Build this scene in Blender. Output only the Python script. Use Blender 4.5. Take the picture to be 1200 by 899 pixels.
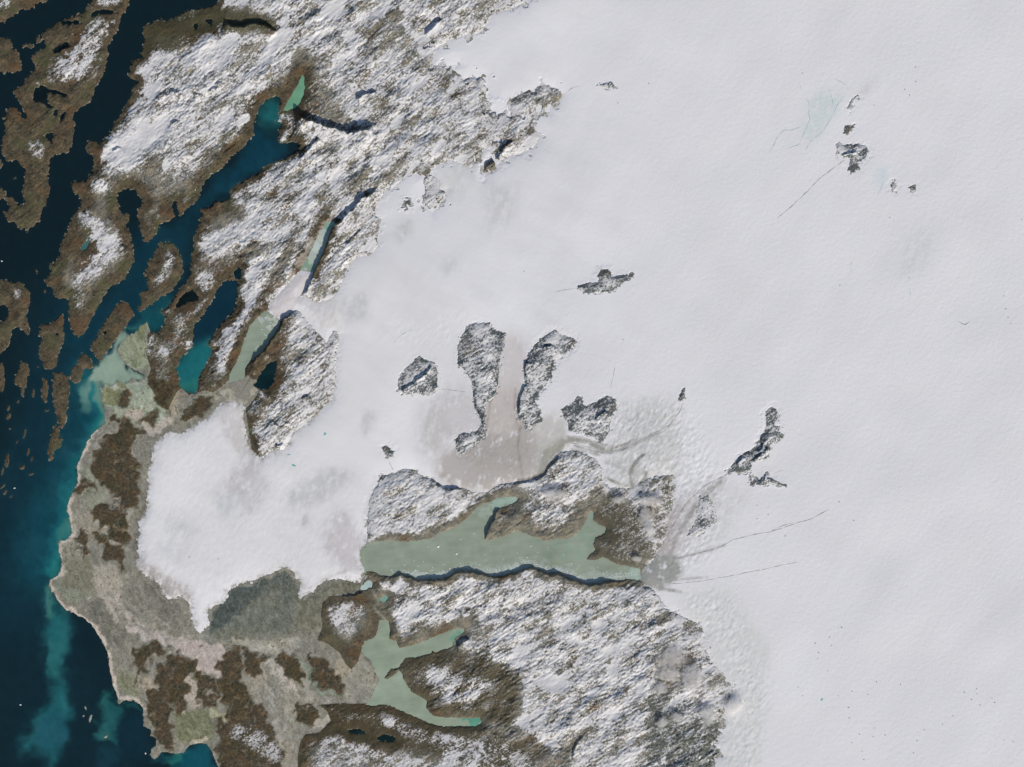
import bpy, bmesh, math, random
import numpy as np

# ------------------------------------------------------------------ clearing
for o in list(bpy.data.objects):
    bpy.data.objects.remove(o)
scn = bpy.context.scene
COL = scn.collection

# ------------------------------------------------------------------ camera, sky, sun, exposure
PX = 0.1                                # one photograph pixel = 0.1 unit (about 90 m)
def W(x, y):                            # ground position seen at photograph position x, y
    return ((x - 600.0) * PX, (449.5 - y) * PX)

CAM_H = 1500.0
cd = bpy.data.cameras.new("camera")
cam = bpy.data.objects.new("camera", cd)
COL.objects.link(cam)
cam.location = (0, 0, CAM_H)
cd.sensor_width = 36.0
cd.lens = 36.0 * CAM_H / 120.0
cd.clip_start = 1.0
cd.clip_end = 6000.0
scn.camera = cam

SUN_EL, SUN_AZ = math.radians(31), (0.46, -0.888)    # direction towards the sun on the ground: south-south-east
wd = bpy.data.worlds.new("World")
scn.world = wd
wd.use_nodes = True
nt = wd.node_tree
bgn = nt.nodes["Background"]
sky = nt.nodes.new("ShaderNodeTexSky")
sky.sky_type = 'NISHITA'
sky.sun_disc = False
sky.sun_elevation = SUN_EL
sky.sun_rotation = math.atan2(SUN_AZ[0], SUN_AZ[1])
sky.altitude = 500
nt.links.new(sky.outputs[0], bgn.inputs[0])
bgn.inputs[1].default_value = 0.10
sl = bpy.data.lights.new("sun", 'SUN')
sl.energy = 4.2
sl.angle = math.radians(0.5)
sl.color = (1.0, 0.935, 0.815)
sun = bpy.data.objects.new("sun", sl)
COL.objects.link(sun)
_c = math.cos(SUN_EL)
from mathutils import Vector
sun.rotation_euler = Vector((SUN_AZ[0] * _c, SUN_AZ[1] * _c, math.sin(SUN_EL))).to_track_quat('Z', 'Y').to_euler()
vs = scn.view_settings
scn.cycles.volume_bounces = 12
vs.view_transform = 'Standard'
vs.look = 'None'
vs.exposure = -0.15
vs.gamma = 1.0
vs.use_curve_mapping = False
EXPO = 0.77                             # what a flat white surface of albedo 1 shows

# ------------------------------------------------------------------ traced outlines (photograph pixels)
def P(s):
    v = [float(t) for t in s.replace(',', ' ').split()]
    return np.array(v, dtype=np.float64).reshape(-1, 2)

MAINLAND = P("258,-200 258,-10 256,0 252,6 240,9 228,11 220,12 212,16 205,20 200,23 193,25 189,21 187,24 180,25 174,28 168,30 168,40 169,46 168,53 165,63 168,66 160,68 155,71 153,77 151,84 150,89 153,92 159,94 162,96 160,99 156,102 154,108 153,113 148,122 143,130 140,138 133,143 131,151 127,158 122,163 118,167 116,168 112,166 105,164 101,168 101,178 104,182 109,180 110,190 109,198 104,206 100,211 93,213 87,211 83,215 84,220 86,227 90,228 94,233 95,240 92,245 88,249 84,255 81,264 78,272 74,279 70,287 70,296 68,301 66,306 61,309 57,307 58,314 60,320 57,322 52,329 55,335 61,337 62,345 68,350 80,350 80,367 82,380 85,390 92,396 98,392 102,385 107,375 113,363 122,347 128,337 137,333 147,327 150,318 157,308 157,300 155,283 151,267 147,263 152,260 152,250 143,250 140,245 139,235 137,230 140,225 150,221 157,222 160,227 165,232 167,237 164,242 161,248 162,258 164,268 167,277 168,283 173,284 180,278 187,268 186,263 192,261 200,258 202,257 206,252 202,242 203,237 207,236 208,243 210,252 212,255 214,250 223,242 232,235 235,228 236,222 240,213 248,205 262,196 267,190 272,183 285,173 290,165 298,158 297,150 300,137 304,125 312,118 323,112 328,115 327,123 327,130 326,133 328,138 324,142 330,145 327,150 325,160 327,167 333,168 342,166 349,167 351,172 347,178 341,182 332,187 320,190 313,194 307,198 302,203 293,208 283,212 280,215 270,220 269,227 270,232 265,235 253,236 247,242 233,246 237,250 234,258 232,267 227,275 227,283 227,292 224,298 223,310 223,322 218,332 210,338 207,345 202,351 199,357 188,365 194,373 193,380 188,387 183,390 177,389 172,377 165,382 158,390 150,393 142,402 137,410 140,418 148,428 158,434 167,438 171,441 163,446 155,443 147,450 138,446 131,453 124,450 118,457 120,470 123,483 123,497 115,502 107,510 100,523 95,535 90,547 91,557 90,567 85,577 80,588 78,600 80,603 82,613 84,623 80,632 70,634 68,636 69,645 72,657 72,667 67,675 58,680 57,688 63,696 67,703 72,710 77,715 87,719 97,724 107,732 113,742 118,749 122,757 126,767 128,779 130,792 132,804 136,812 138,822 140,825 147,821 155,821 163,825 168,831 167,837 168,844 168,851 177,856 177,862 183,866 183,874 177,877 176,886 181,891 185,886 190,882 197,882 205,884 215,882 222,874 232,871 242,872 247,879 251,889 256,900 258,960 262,2700 2900,2700 2900,-1600 900,-1600")

# islands: (label, outline, albedo variation)
ISLANDS = [
 ("snow streaked peninsula island, the largest in the upper left beside the long dark channel",
  "151,-60 151,5 148,13 143,17 141,22 140,30 137,37 133,43 129,50 126,55 127,62 125,72 124,80 120,90 115,97 111,105 108,117 100,123 92,128 87,133 85,140 88,145 87,150 86,160 84,172 80,179 72,180 64,182 60,185 58,195 57,205 57,215 59,222 56,232 54,242 50,245 48,252 47,258 46,262 43,259 40,266 36,267 33,270 28,268 24,270 20,265 16,261 10,260 5,253 4,248 10,247 11,243 8,237 5,232 8,229 13,229 17,235 22,239 28,241 28,230 25,225 28,215 29,205 30,197 24,195 22,190 18,187 12,189 8,193 7,185 2,180 1,170 3,160 6,152 5,143 4,138 7,130 10,126 20,126 24,132 27,140 31,137 27,128 22,118 17,112 15,105 20,103 25,100 30,93 35,87 40,82 42,76 38,72 35,68 40,63 47,58 53,55 52,48 48,40 52,36 60,32 70,25 80,21 90,17 100,12 104,5 110,-2 118,-60"),
 ("brown island cut by the top left corner with a sprinkle of snow", "-60,-60 57,-60 57,1 50,3 42,5 40,9 33,12 27,11 22,14 16,19 10,22 5,27 -5,27 -60,40"),
 ("brown low island on the left edge just west of the snow streaked peninsula island", "-60,45 0,45 8,44 14,48 16,52 14,56 21,60 23,66 25,75 25,82 17,86 10,84 6,87 2,84 -60,95"),
 ("hooked brown island on the left edge wrapping round a dark bay", "-60,328 0,328 8,328 17,331 25,330 30,336 36,343 36,353 33,362 31,370 34,380 35,391 32,394 28,387 22,384 18,383 14,388 12,398 10,405 5,410 0,416 -60,420 -60,380 0,377 6,376 9,370 10,362 6,358 0,358 -60,358"),
 ("broad brown island between the hooked island and the turquoise channel", "47,381 45,388 46,394 50,396 46,405 45,417 49,424 50,431 60,434 66,430 68,420 70,410 74,402 76,393 74,385 76,378 75,370 71,368 66,373 58,380 52,379"),
 ("long cigar shaped brown island beside the pale milky mud flat", "143,352 150,356 155,362 157,370 152,376 147,383 140,392 134,400 128,410 122,416 119,423 114,423 112,418 107,410 106,402 112,396 117,387 123,376 130,366 137,357"),
 ("small two lobed brown island touched by the milky plume", "97,413 103,416 108,423 109,430 104,433 100,431 97,437 95,445 90,449 84,448 82,440 84,432 90,427 92,419"),
 ("small slim brown island standing alone in the blue sound below the hooked island", "25,423 31,425 35,432 34,440 31,447 30,455 28,465 25,463 24,455 18,450 15,445 20,437 22,430"),
 ("narrow brown island close west of the long tapering island", "50,442 55,444 57,455 56,465 54,473 50,470 48,460"),
 ("long tapering brown island west of the turquoise coast channel", "62,436 70,436 80,440 82,455 81,465 79,478 78,490 75,500 71,503 68,494 64,482 62,470 61,455"),
 ("ragged brown island trailing off south of the long tapering island", "65,496 69,500 70,510 73,515 71,525 66,527 63,530 62,540 58,540 56,530 57,520 60,508"),
 ("diamond shaped brown island with a little snow between two fjord mouths", "192,284 200,283 207,290 212,297 213,300 214,310 215,318 212,325 207,333 202,341 198,344 188,348 178,357 168,363 163,366 161,362 165,355 164,343 172,340 173,332 169,323 170,317 174,311 172,307 178,303 180,298 183,292 188,283"),
 ("small brown islet on the left edge level with the bay of the peninsula island", "-60,212 3,220 7,227 4,233 -60,238"),
 ("small brown islet on the left edge above the hooked island and below its neighbour island", "-60,178 2,187 4,194 0,198 -60,200"),
 ("round islet between the left edge island and the snow streaked peninsula island", "25,57 27,52 34,50 39,52 40,55 36,57 30,55"),
 ("tiny islet hugging the western shore of the snow streaked peninsula island", "42,44 46,41 49,45 47,50 43,51"),
 ("small islet at the mouth of the bay inside the peninsula island", "15,207 18,206 19,209 16,211"),
 ("tiny islet north west of the forked headland in dark water", "40,316 44,315 45,319 43,321"),
 ("tiny long islet below the forked headland", "51,337 53,338 54,344 52,345"),
 ("brown skerry on the left edge below the hooked island", "-60,424 4,426 6,436 6,447 3,460 -60,470"),
]
# skerries: x, y, half length, half width, angle
SKERRIES = [(39,461,6,2,80),(10,478,4,2,70),(10,488,5,2.4,60),(29,508,6,1.6,75),(33,530,5,1.6,75),(37,538,4,1.4,80),(8,540,9,3,80),(3,552,6,1.6,75),(26,548,4,2.4,40),(36,556,3,1.6,20),(3,570,5,1.6,50),(6,577,4,2,60),(4,452,5,1.6,80),(21,471,3,1.5,70),(13,582,3,1.2,30),(55,481,3,2,0),(32,272,2.2,1,60),(44,430,2,1.4,50),(12,503,2,1.2,0),(20,518,2,1,60)]
SHOALS = [("twin surf washed rock, upper one of the pair off the southern beach", 100.5,830,1.2,4,20), ("surf washed rock nearest the wide plume off the southern beach", 98,839,1.4,1.6,0), ("longest surf washed rock off the southern beach", 106,842,1.6,5,-15), ("lone surf washed rock at the tip of the small turquoise plume", 124,863,1.6,4,-40)]

FJORD_B = P("262,330 273,328 279,330 279,338 277,348 277,357 273,365 267,372 258,380 252,390 247,397 242,403 249,410 247,417 242,427 237,435 233,442 232,449 232,454 231,459 225,463 220,459 213,455 210,451 210,442 207,432 213,418 225,407 227,397 227,382 237,372 245,358 252,347 257,337")
FJORD_A_REGION = P("160,420 158,380 158,340 150,300 160,282 200,262 240,240 300,100 340,105 360,165 352,190 260,240 235,300 215,340 200,370 180,395")

ICE = P("2900,-1600 2900,2700 840,2700 830,910 836,893 844,884 838,872 846,862 841,850 848,842 850,825 862,808 845,795 835,775 827,751 827,740 813,729 800,723 789,718 785,717 777,707 770,697 765,690 753,685 751,680 751,670 755,665 764,658 768,652 777,634 779,628 783,614 786,595 790,572 787,557 767,558 750,565 742,573 717,572 707,567 707,550 700,540 687,532 675,528 657,530 650,537 642,548 638,557 625,563 610,566 600,566 585,568 570,578 558,577 542,572 523,572 507,562 495,558 485,550 472,550 463,555 445,558 440,570 433,587 432,597 430,630 432,638 427,648 427,663 432,668 427,673 423,683 413,682 398,679 383,680 373,687 367,695 357,698 351,705 350,693 352,682 347,678 343,670 333,665 320,672 305,677 297,683 290,682 275,688 268,693 268,700 262,708 253,710 243,717 247,732 235,743 228,738 223,720 222,708 213,700 200,703 192,700 188,687 177,678 167,673 158,663 162,652 160,637 163,625 162,613 167,605 172,595 172,583 174,567 173,553 178,543 177,533 180,522 190,512 198,505 213,508 222,502 233,495 245,487 252,480 262,470 275,469 285,474 288,480 285,488 288,500 292,522 298,530 307,537 317,528 332,527 340,517 342,507 357,498 367,490 378,478 390,467 392,450 393,433 394,417 397,393 392,387 383,403 375,393 365,383 355,370 347,363 338,368 328,377 318,369 312,365 318,355 325,345 335,335 345,325 352,316 360,318 368,318 363,332 355,344 351,348 358,348 367,352 373,354 387,350 397,340 403,323 408,313 415,303 425,300 437,298 442,288 445,273 444,258 439,250 440,240 450,225 460,220 473,208 480,202 497,208 497,230 495,240 507,250 520,233 523,223 515,223 510,213 508,197 525,187 543,192 550,198 557,193 562,182 573,168 582,170 575,185 566,200 570,205 590,187 605,180 622,177 632,161 627,152 624,141 631,131 644,133 646,124 655,120 659,110 650,102 637,100 620,106 600,117 598,133 583,133 573,127 573,113 572,103 567,91 543,92 532,83 537,75 522,78 508,78 507,67 507,58 527,47 543,42 560,40 573,25 577,17 598,10 640,-10 650,-200 700,-1600")

NUNATAKS = [
 ("oval striped rock outcrop in the ice, cut by a blue shaded gully", "492,417 500,423 510,425 513,437 513,453 507,460 497,463 490,459 482,463 473,460 467,457 467,445 475,433 485,423"),
 ("long comma shaped rock ridge in the ice with a hooked southern tail", "545,388 550,380 575,378 575,383 583,388 592,390 590,405 587,417 585,437 583,457 577,467 570,472 568,487 569,505 567,512 560,520 548,527 542,533 537,530 533,520 537,511 543,507 550,508 560,505 564,498 562,487 557,480 554,472 555,460 552,447 545,435 537,428 537,417 537,407 540,395"),
 ("slim curving rock ridge in the ice east of the comma shaped ridge", "647,388 653,387 655,392 673,397 675,402 668,410 662,415 650,423 650,430 647,438 648,443 642,450 640,452 633,460 628,470 632,480 636,494 625,498 617,507 614,493 607,490 606,477 610,463 615,450 613,438 615,425 622,410 633,398"),
 ("broad forked rock outcrop beside the swirling moraine lines", "657,480 667,475 675,468 678,462 682,468 685,477 700,470 713,463 723,470 722,480 715,490 715,505 707,518 695,513 683,507 667,506 665,493 660,488"),
 ("small dark rock knob in the ice above the snowy lakeside hill", "447,526 453,522 458,526 462,530 459,537 454,537 451,531"),
 ("flat wide rock outcrop alone in the middle of the ice sheet", "675,337 680,334 693,332 703,330 700,323 705,316 715,316 717,325 727,323 743,320 740,328 725,333 723,340 713,342 698,344 685,344"),
 ("tall ragged rock ridge with a dark tail moraine in the eastern ice", "908,476 910,480 912,490 907,498 914,501 907,505 915,507 922,515 915,513 908,518 902,522 903,530 900,537 883,542 880,550 873,554 857,553 853,555 862,538 872,531 882,527 892,512 897,503 898,493 897,483 900,480"),
 ("low rock spur in the ice below the ragged ridge", "877,555 880,558 881,563 890,561 898,553 903,560 912,565 923,568 922,571 913,568 900,566 895,569 880,568"),
 ("largest rock outcrop of the north eastern cluster, with a snowy saddle", "980,170 983,167 990,170 1007,169 1017,173 1017,182 1010,190 1003,190 1008,197 1000,203 993,200 995,192 997,186 990,184 980,182"),
 ("small crescent rock outcrop just above the north eastern cluster's largest", "990,148 1000,147 1002,150 997,152 995,157 987,157"),
 ("slim leaning rock fin, topmost of the north eastern cluster", "1006,111 1003,117 1000,123 996,130 993,127 998,117"),
 ("wedge shaped dark rock south east of the north eastern cluster", "1042,217 1048,212 1052,223 1047,224"),
 ("small ring shaped rock, easternmost of the north eastern cluster", "1062,220 1067,219 1073,216 1074,223 1069,224"),
 ("thin dark rock sliver on the upper ice sheet near the mountain edge", "699,100 708,98 717,96 721,103 714,105 706,102"),
 ("rock knob with a trailing tail east of the swirling moraine lines", "795,468 798,459 803,454 803,465 798,470"),
 ("tiny rock peeping out of the snow west of the mountain fingers", "473,236 480,235 482,240 476,243"),
 ("speckled rock patch poking through ice above the eastern end of the lake", "820,583 830,581 836,598 838,610 828,618 815,630 805,628 815,612 818,598"),
]

LAKES = [  # label, colour, tip colour, outline, parent island number or None
 ("big milky green lake reaching from the glacier front to the eastern ice tongue", (139,148,133), "433,636 458,633 472,635 488,634 507,631 515,625 533,618 545,610 553,602 555,598 563,593 567,590 577,588 583,583 600,582 607,583 605,588 595,592 582,596 580,601 573,615 567,632 575,633 583,631 600,625 607,622 617,626 627,630 638,634 652,632 665,632 673,628 680,622 687,612 690,602 696,600 695,610 702,615 710,618 708,625 697,630 695,638 697,645 691,650 686,657 697,657 707,653 715,657 723,662 733,663 750,667 752,677 748,680 735,678 723,681 715,679 703,681 690,684 670,676 657,670 645,670 630,666 622,661 612,665 600,671 580,673 567,671 550,668 538,667 528,674 517,677 500,677 492,678 485,675 475,672 470,668 465,671 458,675 447,675 440,670 430,669 424,655 424,645 430,640", None),
 ("branching pale green lake with two arms and a grey delta on its west shore", (142,154,136), "445,727 455,727 457,738 456,749 465,752 468,760 483,757 498,752 503,749 517,743 533,737 543,737 544,740 533,748 530,758 517,762 510,765 507,761 504,766 493,769 475,771 470,777 468,782 457,784 454,789 450,795 455,796 462,791 468,786 472,791 472,796 478,804 482,811 488,814 500,821 499,829 507,839 522,841 550,842 562,841 564,847 558,851 542,851 517,851 500,846 490,841 478,836 467,831 457,826 447,825 440,827 428,826 433,822 445,797 435,774 425,765 424,759 428,752 435,749 440,747 443,738", None),
 ("small mint green lake behind the head of the northern fjord", (104,150,122), "332,130 337,120 343,110 350,98 355,88 357,92 357,105 352,120 345,127 337,129", None),
 ("long greenish lake with floating ice below the pinkish ice tongue", (135,147,131), "315,362 327,375 322,388 315,400 307,413 293,423 287,433 287,443 268,449 270,438 277,425 282,413 287,398 293,382 302,372 308,367", None),
 ("narrow turquoise lake between cliff and ice tongue in the upper valley", (168,177,167), "390,262 386,275 380,292 373,308 368,318 352,316 357,308 364,296 370,283 376,270 384,262", None),
 ("dark blue tarn below the snowy hill above the glacier lobe", (14,38,42), "323,423 324,432 322,440 320,449 314,456 307,457 295,450 300,449 305,438 315,425", None),
 ("blue black tarn among brown hills west of the teal fjord arm", (14,26,27), "205,362 210,350 218,343 225,340 233,347 232,352 222,353 213,358", None),
 ("small dark tarn at the northern head of the teal fjord arm", (12,34,40), "273,320 280,313 283,317 282,328 275,326", None),
 ("icy pale pond beside the glacier corner west of the big green lake", (165,185,178), "422,688 433,680 437,682 436,688 425,692", None),
 ("small turquoise pond below the big green lake's western end", (110,150,135), "445,702 450,698 455,700 450,707", None),
 ("long dark tarn, western of two on the brown southern ridge", (18,34,34), "407,855 420,854 430,859 422,861 411,859", None),
 ("dark rounded tarn, eastern of two on the brown southern ridge", (20,36,36), "442,864 452,860 463,864 463,869 443,868", None),
 ("dark tarn in the brown lowland above the northern massif", (18,28,28), "241,24 247,22 250,26 248,30 243,28", None),
 ("small dark tarn beside the brown lowland lake above the northern massif", (18,28,28), "226,29 231,28 233,33 228,34", None),
 (None, (12,24,27), "42,103 52,100 57,105 70,107 80,112 76,114 68,111 55,108 55,115 57,122 62,125 56,127 50,120 42,120 38,116", 0),
 (None, (14,26,28), "70,24 85,25 92,24 95,27 82,29 73,28", 0),
 (None, (14,26,28), "112,13 122,11 136,14 130,16 118,16 108,20 106,17", 0),
 (None, (14,26,28), "62,58 72,52 82,49 78,53 70,60 64,62", 0),
 (None, (14,26,28), "63,130 67,128 66,135 64,139", 0),
 (None, (14,26,28), "71,134 76,132 74,140 71,142", 0),
 (None, (14,26,28), "51,159 62,155 61,168 57,164", 0),
 (None, (60,100,98), "94,290 100,285 104,277 105,282 101,292 96,294", None),
 (None, (14,26,28), "64,390 69,391 67,394", 4),
 (None, (14,26,28), "121,389 124,387 124,393 121,393", 5),
]
LAKES[21] = ("little grey teal tarn on the brown peninsula with a snowy summit",) + LAKES[21][1:]

HEATH = [  # brown patches standing out of the pale outwash plain
 ("large dark brown heath hill between the beach and the glacier lobe", "144,494 152,493 160,500 162,512 156,522 158,535 158,545 162,560 163,580 158,592 152,598 140,592 133,583 130,573 122,570 115,560 113,550 109,538 112,528 120,520 124,511 135,510 142,508"),
 ("brown heath band just south of the large heath hill", "104,603 118,593 132,591 148,602 151,620 148,635 143,642 132,632 121,619 112,612"),
 ("brown tongue of heath south of a pale dirt trail", "112,619 121,626 131,638 141,645 146,655 141,668 133,656 123,650 118,640 115,628"),
 ("scattered brown heath clump behind the middle of the beach", "84,628 92,631 97,627 102,627 106,640 104,650 97,648 92,652 90,640"),
 ("small brown heath spot beside the northern beach", "94,563 100,565 106,575 97,577 90,582 87,575 92,568"),
 ("brown knoll on the mud flats nearest the turquoise channel", "143,460 150,463 155,470 150,475 140,473 137,466"),
 ("brown knoll on the mud flats nearest the glacier lobe", "170,485 178,481 185,488 187,493 177,500 168,495 166,488"),
 ("slim reddish heath spot north of the large heath hill", "130,488 137,484 143,490 140,495 130,494"),
 ("dark fringed heath patch north of the curved southern bay", "155,765 165,755 172,751 180,755 190,758 196,762 188,770 178,772 172,780 165,790 163,800 158,795 160,780 153,770"),
 ("wide brown heath behind the curved southern bay", "180,785 190,775 200,768 215,767 225,775 228,785 220,797 217,805 219,820 218,837 208,835 200,827 192,818 185,805"),
 ("brown heath slope dropping to the rocky southern shore", "171,815 180,809 190,812 195,825 200,837 200,860 203,872 196,879 188,872 184,860 180,850 172,835"),
 ("brown heath wedge between two strips of pale sand", "232,789 240,791 248,801 257,807 258,821 255,827 245,831 235,827 233,812"),
 ("long brown hill with a dusting of snow west of the braided river plain", "265,757 283,757 278,767 282,786 288,804 295,816 307,831 317,847 322,864 330,881 333,889 333,990 262,990 258,895 254,880 255,868 251,850 250,843 267,846 268,839 267,824 262,809 255,800 257,779 267,776"),
 ("dark triangular hill at the head of the braided river plain", "283,762 290,757 300,766 313,771 307,781 303,791 297,795 290,786"),
 ("dark brown oval hill east of the braided river head", "325,774 332,762 343,766 347,776 353,787 352,804 342,797 335,791 324,781"),
 ("brown hill with a small dark pool west of the grey delta", "360,769 368,766 377,776 387,781 400,794 400,812 387,806 367,799 367,787"),
 ("brown round hill ringed by pale river sand", "347,829 360,826 372,832 373,841 367,849 360,852 353,844 347,836"),
 ("brown heath corner at the narrow strait of the teal fjord's southern end", "173,443 182,446 200,448 207,452 202,458 197,470 194,481 190,476 185,463 178,454"),
 ("dark heath knoll pressed against the lobe's northern margin", "222,469 235,467 250,468 247,476 236,484 226,493 216,498 214,492 220,480"),
]

OUTWASH = P("20,440 100,440 117,455 172,377 176,388 173,393 173,407 171,415 174,423 177,433 173,443 175,452 183,465 192,478 197,481 202,470 207,460 213,455 222,464 230,461 240,458 250,460 262,452 268,446 287,443 295,450 304,458 297,470 288,480 300,560 430,640 428,676 424,690 417,697 400,698 386,699 378,707 376,720 378,735 372,750 385,755 398,765 405,778 412,785 420,775 424,760 428,765 435,774 445,797 433,822 428,825 400,824 373,826 383,833 388,845 384,848 375,858 358,861 352,870 349,885 349,990 200,990 20,990 20,440 137,400 150,390 172,377 137,400")
OUTWASH = P("20,440 110,440 120,400 150,388 172,376 176,388 173,393 173,407 171,415 174,423 177,433 173,443 175,452 183,465 192,478 197,481 202,470 207,460 213,455 222,464 230,461 240,458 250,460 262,452 268,446 287,443 295,450 304,458 297,470 288,480 300,560 430,640 428,676 424,690 417,697 400,698 386,699 378,707 376,720 378,735 372,750 385,755 398,765 405,778 412,785 420,775 424,760 428,765 435,774 445,797 433,822 428,825 400,824 373,826 383,833 388,845 384,848 375,858 358,861 352,870 349,885 349,990 20,990")

MOUNTAINS = [  # labelled massifs of the mainland (later ones win)
 ("vast snow mottled mountain range along the upper edge of the ice sheet", "-200,-1700 3000,-1700 3000,3000 -200,3000"),
 ("broad snowy massif between the dark western channel and the northern fjord", "60,60 160,10 256,-5 300,30 345,40 352,70 330,133 327,160 260,240 190,300 168,290 160,225 135,225 110,212 60,230"),
 ("brown peninsula with a snow dusted summit between two dark sounds", "50,212 84,205 112,224 140,226 150,255 165,290 165,330 100,402 40,360"),
 ("snowy ridge between the northern fjord and the upper valley", "225,250 270,215 350,185 380,165 440,150 445,195 395,245 352,310 312,362 268,450 235,460 240,410 280,375 285,325 262,330 225,330"),
 ("brown hills west of the teal fjord arm", "165,375 225,300 262,300 285,312 280,330 262,330 208,440 210,455 170,470"),
 ("steep rugged snowy ridge between the upper valley cliff and the ice", "356,350 372,318 394,265 420,240 445,215 600,100 600,320 400,360"),
 ("rock and snow hill standing between the glacier lobe and the long greenish lake", "285,440 350,355 400,375 402,480 300,545 280,520"),
 ("rounded snowy hill between the glacier and the big green lake's western half", "425,545 570,545 572,582 560,600 545,612 500,640 425,640"),
 ("snowy peninsula jutting into the big green lake", "562,640 572,578 600,560 640,525 712,525 712,572 697,600 690,640"),
 ("grey rocky headland at the eastern end of the big green lake", "696,598 706,566 800,540 800,660 750,668 680,662"),
 ("large snow mottled plateau south of the big green lake", "425,690 430,664 500,680 600,670 760,676 900,720 900,1200 600,1200 600,850 562,845 456,760 440,745"),
 ("horseshoe hill with a snowy top inside the branching lake's arms", "448,790 470,772 545,740 612,780 612,835 566,846 500,832"),
 ("brown hill with speckled snow west of the branching lake", "365,690 440,685 456,728 430,755 412,790 365,755"),
 ("low brown ridge with snowy flanks along the bottom edge", "345,1200 345,860 372,822 440,826 500,850 565,850 700,905 700,1200"),
]

# cliffs: outline of the foot, height, falloff, side (+1 high side lies to the right of the walking direction)
CLIFFS = [("346,134 352,136 358,140 369,141 381,146 398,152 414,154 428,152 440,146", 9, 18, 1),
 ("444,216 434,226 423,233 414,242 406,250 398,257 391,264 386,275 382,287 376,298 370,310 364,324 359,336 352,347", 6.0, 12, -1),
 ("347,363 333,373 326,385 317,397 309,410 293,425", 5, 10, -1),
 ("447,677 458,676 472,673 483,677 500,679 517,678.5 528,676 538,669 550,670 567,673 580,675 600,673 612,668 622,663 630,668 645,672 657,672 670,678 690,686 703,683 715,681 735,680", 4.2, 16, 1),
 ("400,695 417,696 425,692", 3, 8, 1),
 ("262,25 272,29 282,31 300,27 315,31 326,36", 7, 10, 1),
 ("516,21 507,32 497,41", 5, 8, -1), ("440,106 428,110 417,115", 5, 8, -1),
 ("601,164 587,178 577,189 567,199", 5.5, 6, -1), ("374,160 362,173 351,185", 4.5, 8, -1),
 ("612,450 606,468 607,486", 4.5, 7, -1), ("614,425 613,440", 4, 6, -1),
 ("582,596 580,601 573,615 567,632", 4.5, 10, -1), ("505,562 514,568 523,573 542,572", 4, 10, 1),
 ("533,757 540,752 550,747", 4, 8, 1), ("470,458 478,452 487,446 497,438 505,427", 4, 6, 1),
 ("554,458 556,476 562,486 566,500", 2.5, 5, -1), ("600,566 620,564 635,556 645,545 657,533", 3, 8, 1),
 ("650,662 660,672", 1, 5, 1), ("632,408 645,404 655,410", 3, 5, 1), ("695,492 705,485 712,480", 4, 5, 1),
 ("880,540 890,532 900,522", 4, 5, 1), ("890,510 894,520 886,530", 3, 5, -1), ("984,183 995,179 1004,176", 4, 4, 1),
 ("862,545 868,538 874,534", 3, 5, 1), ("200,104 206,107 214,110", 2.5, 6, 1), ("244,107 252,101 260,95", 3, 6, 1), ("228,108 238,111", 2.5, 6, 1),
 ("192,180 198,170 201,165", 3, 6, -1), ("131,176 141,170", 3, 5, 1), ("199,142 210,144", 2.5, 5, 1),
 ("322,523 332,518", 3, 5, 1), ("318,492 330,500", 3, 5, 1), ("353,468 362,461", 3, 5, 1),
 ("596,838 610,770", 0.5, 5, 1), ("668,895 674,872 683,862", 3, 6, 1), ("62,62 70,58 82,52", 2.5, 6, 1),
 ("385,255 400,245", 0.1, 5, 1), ("413,302 404,310 396,318", 2.5, 6, 1), ("404,286 413,278 424,268", 2.5, 6, 1)]

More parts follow.
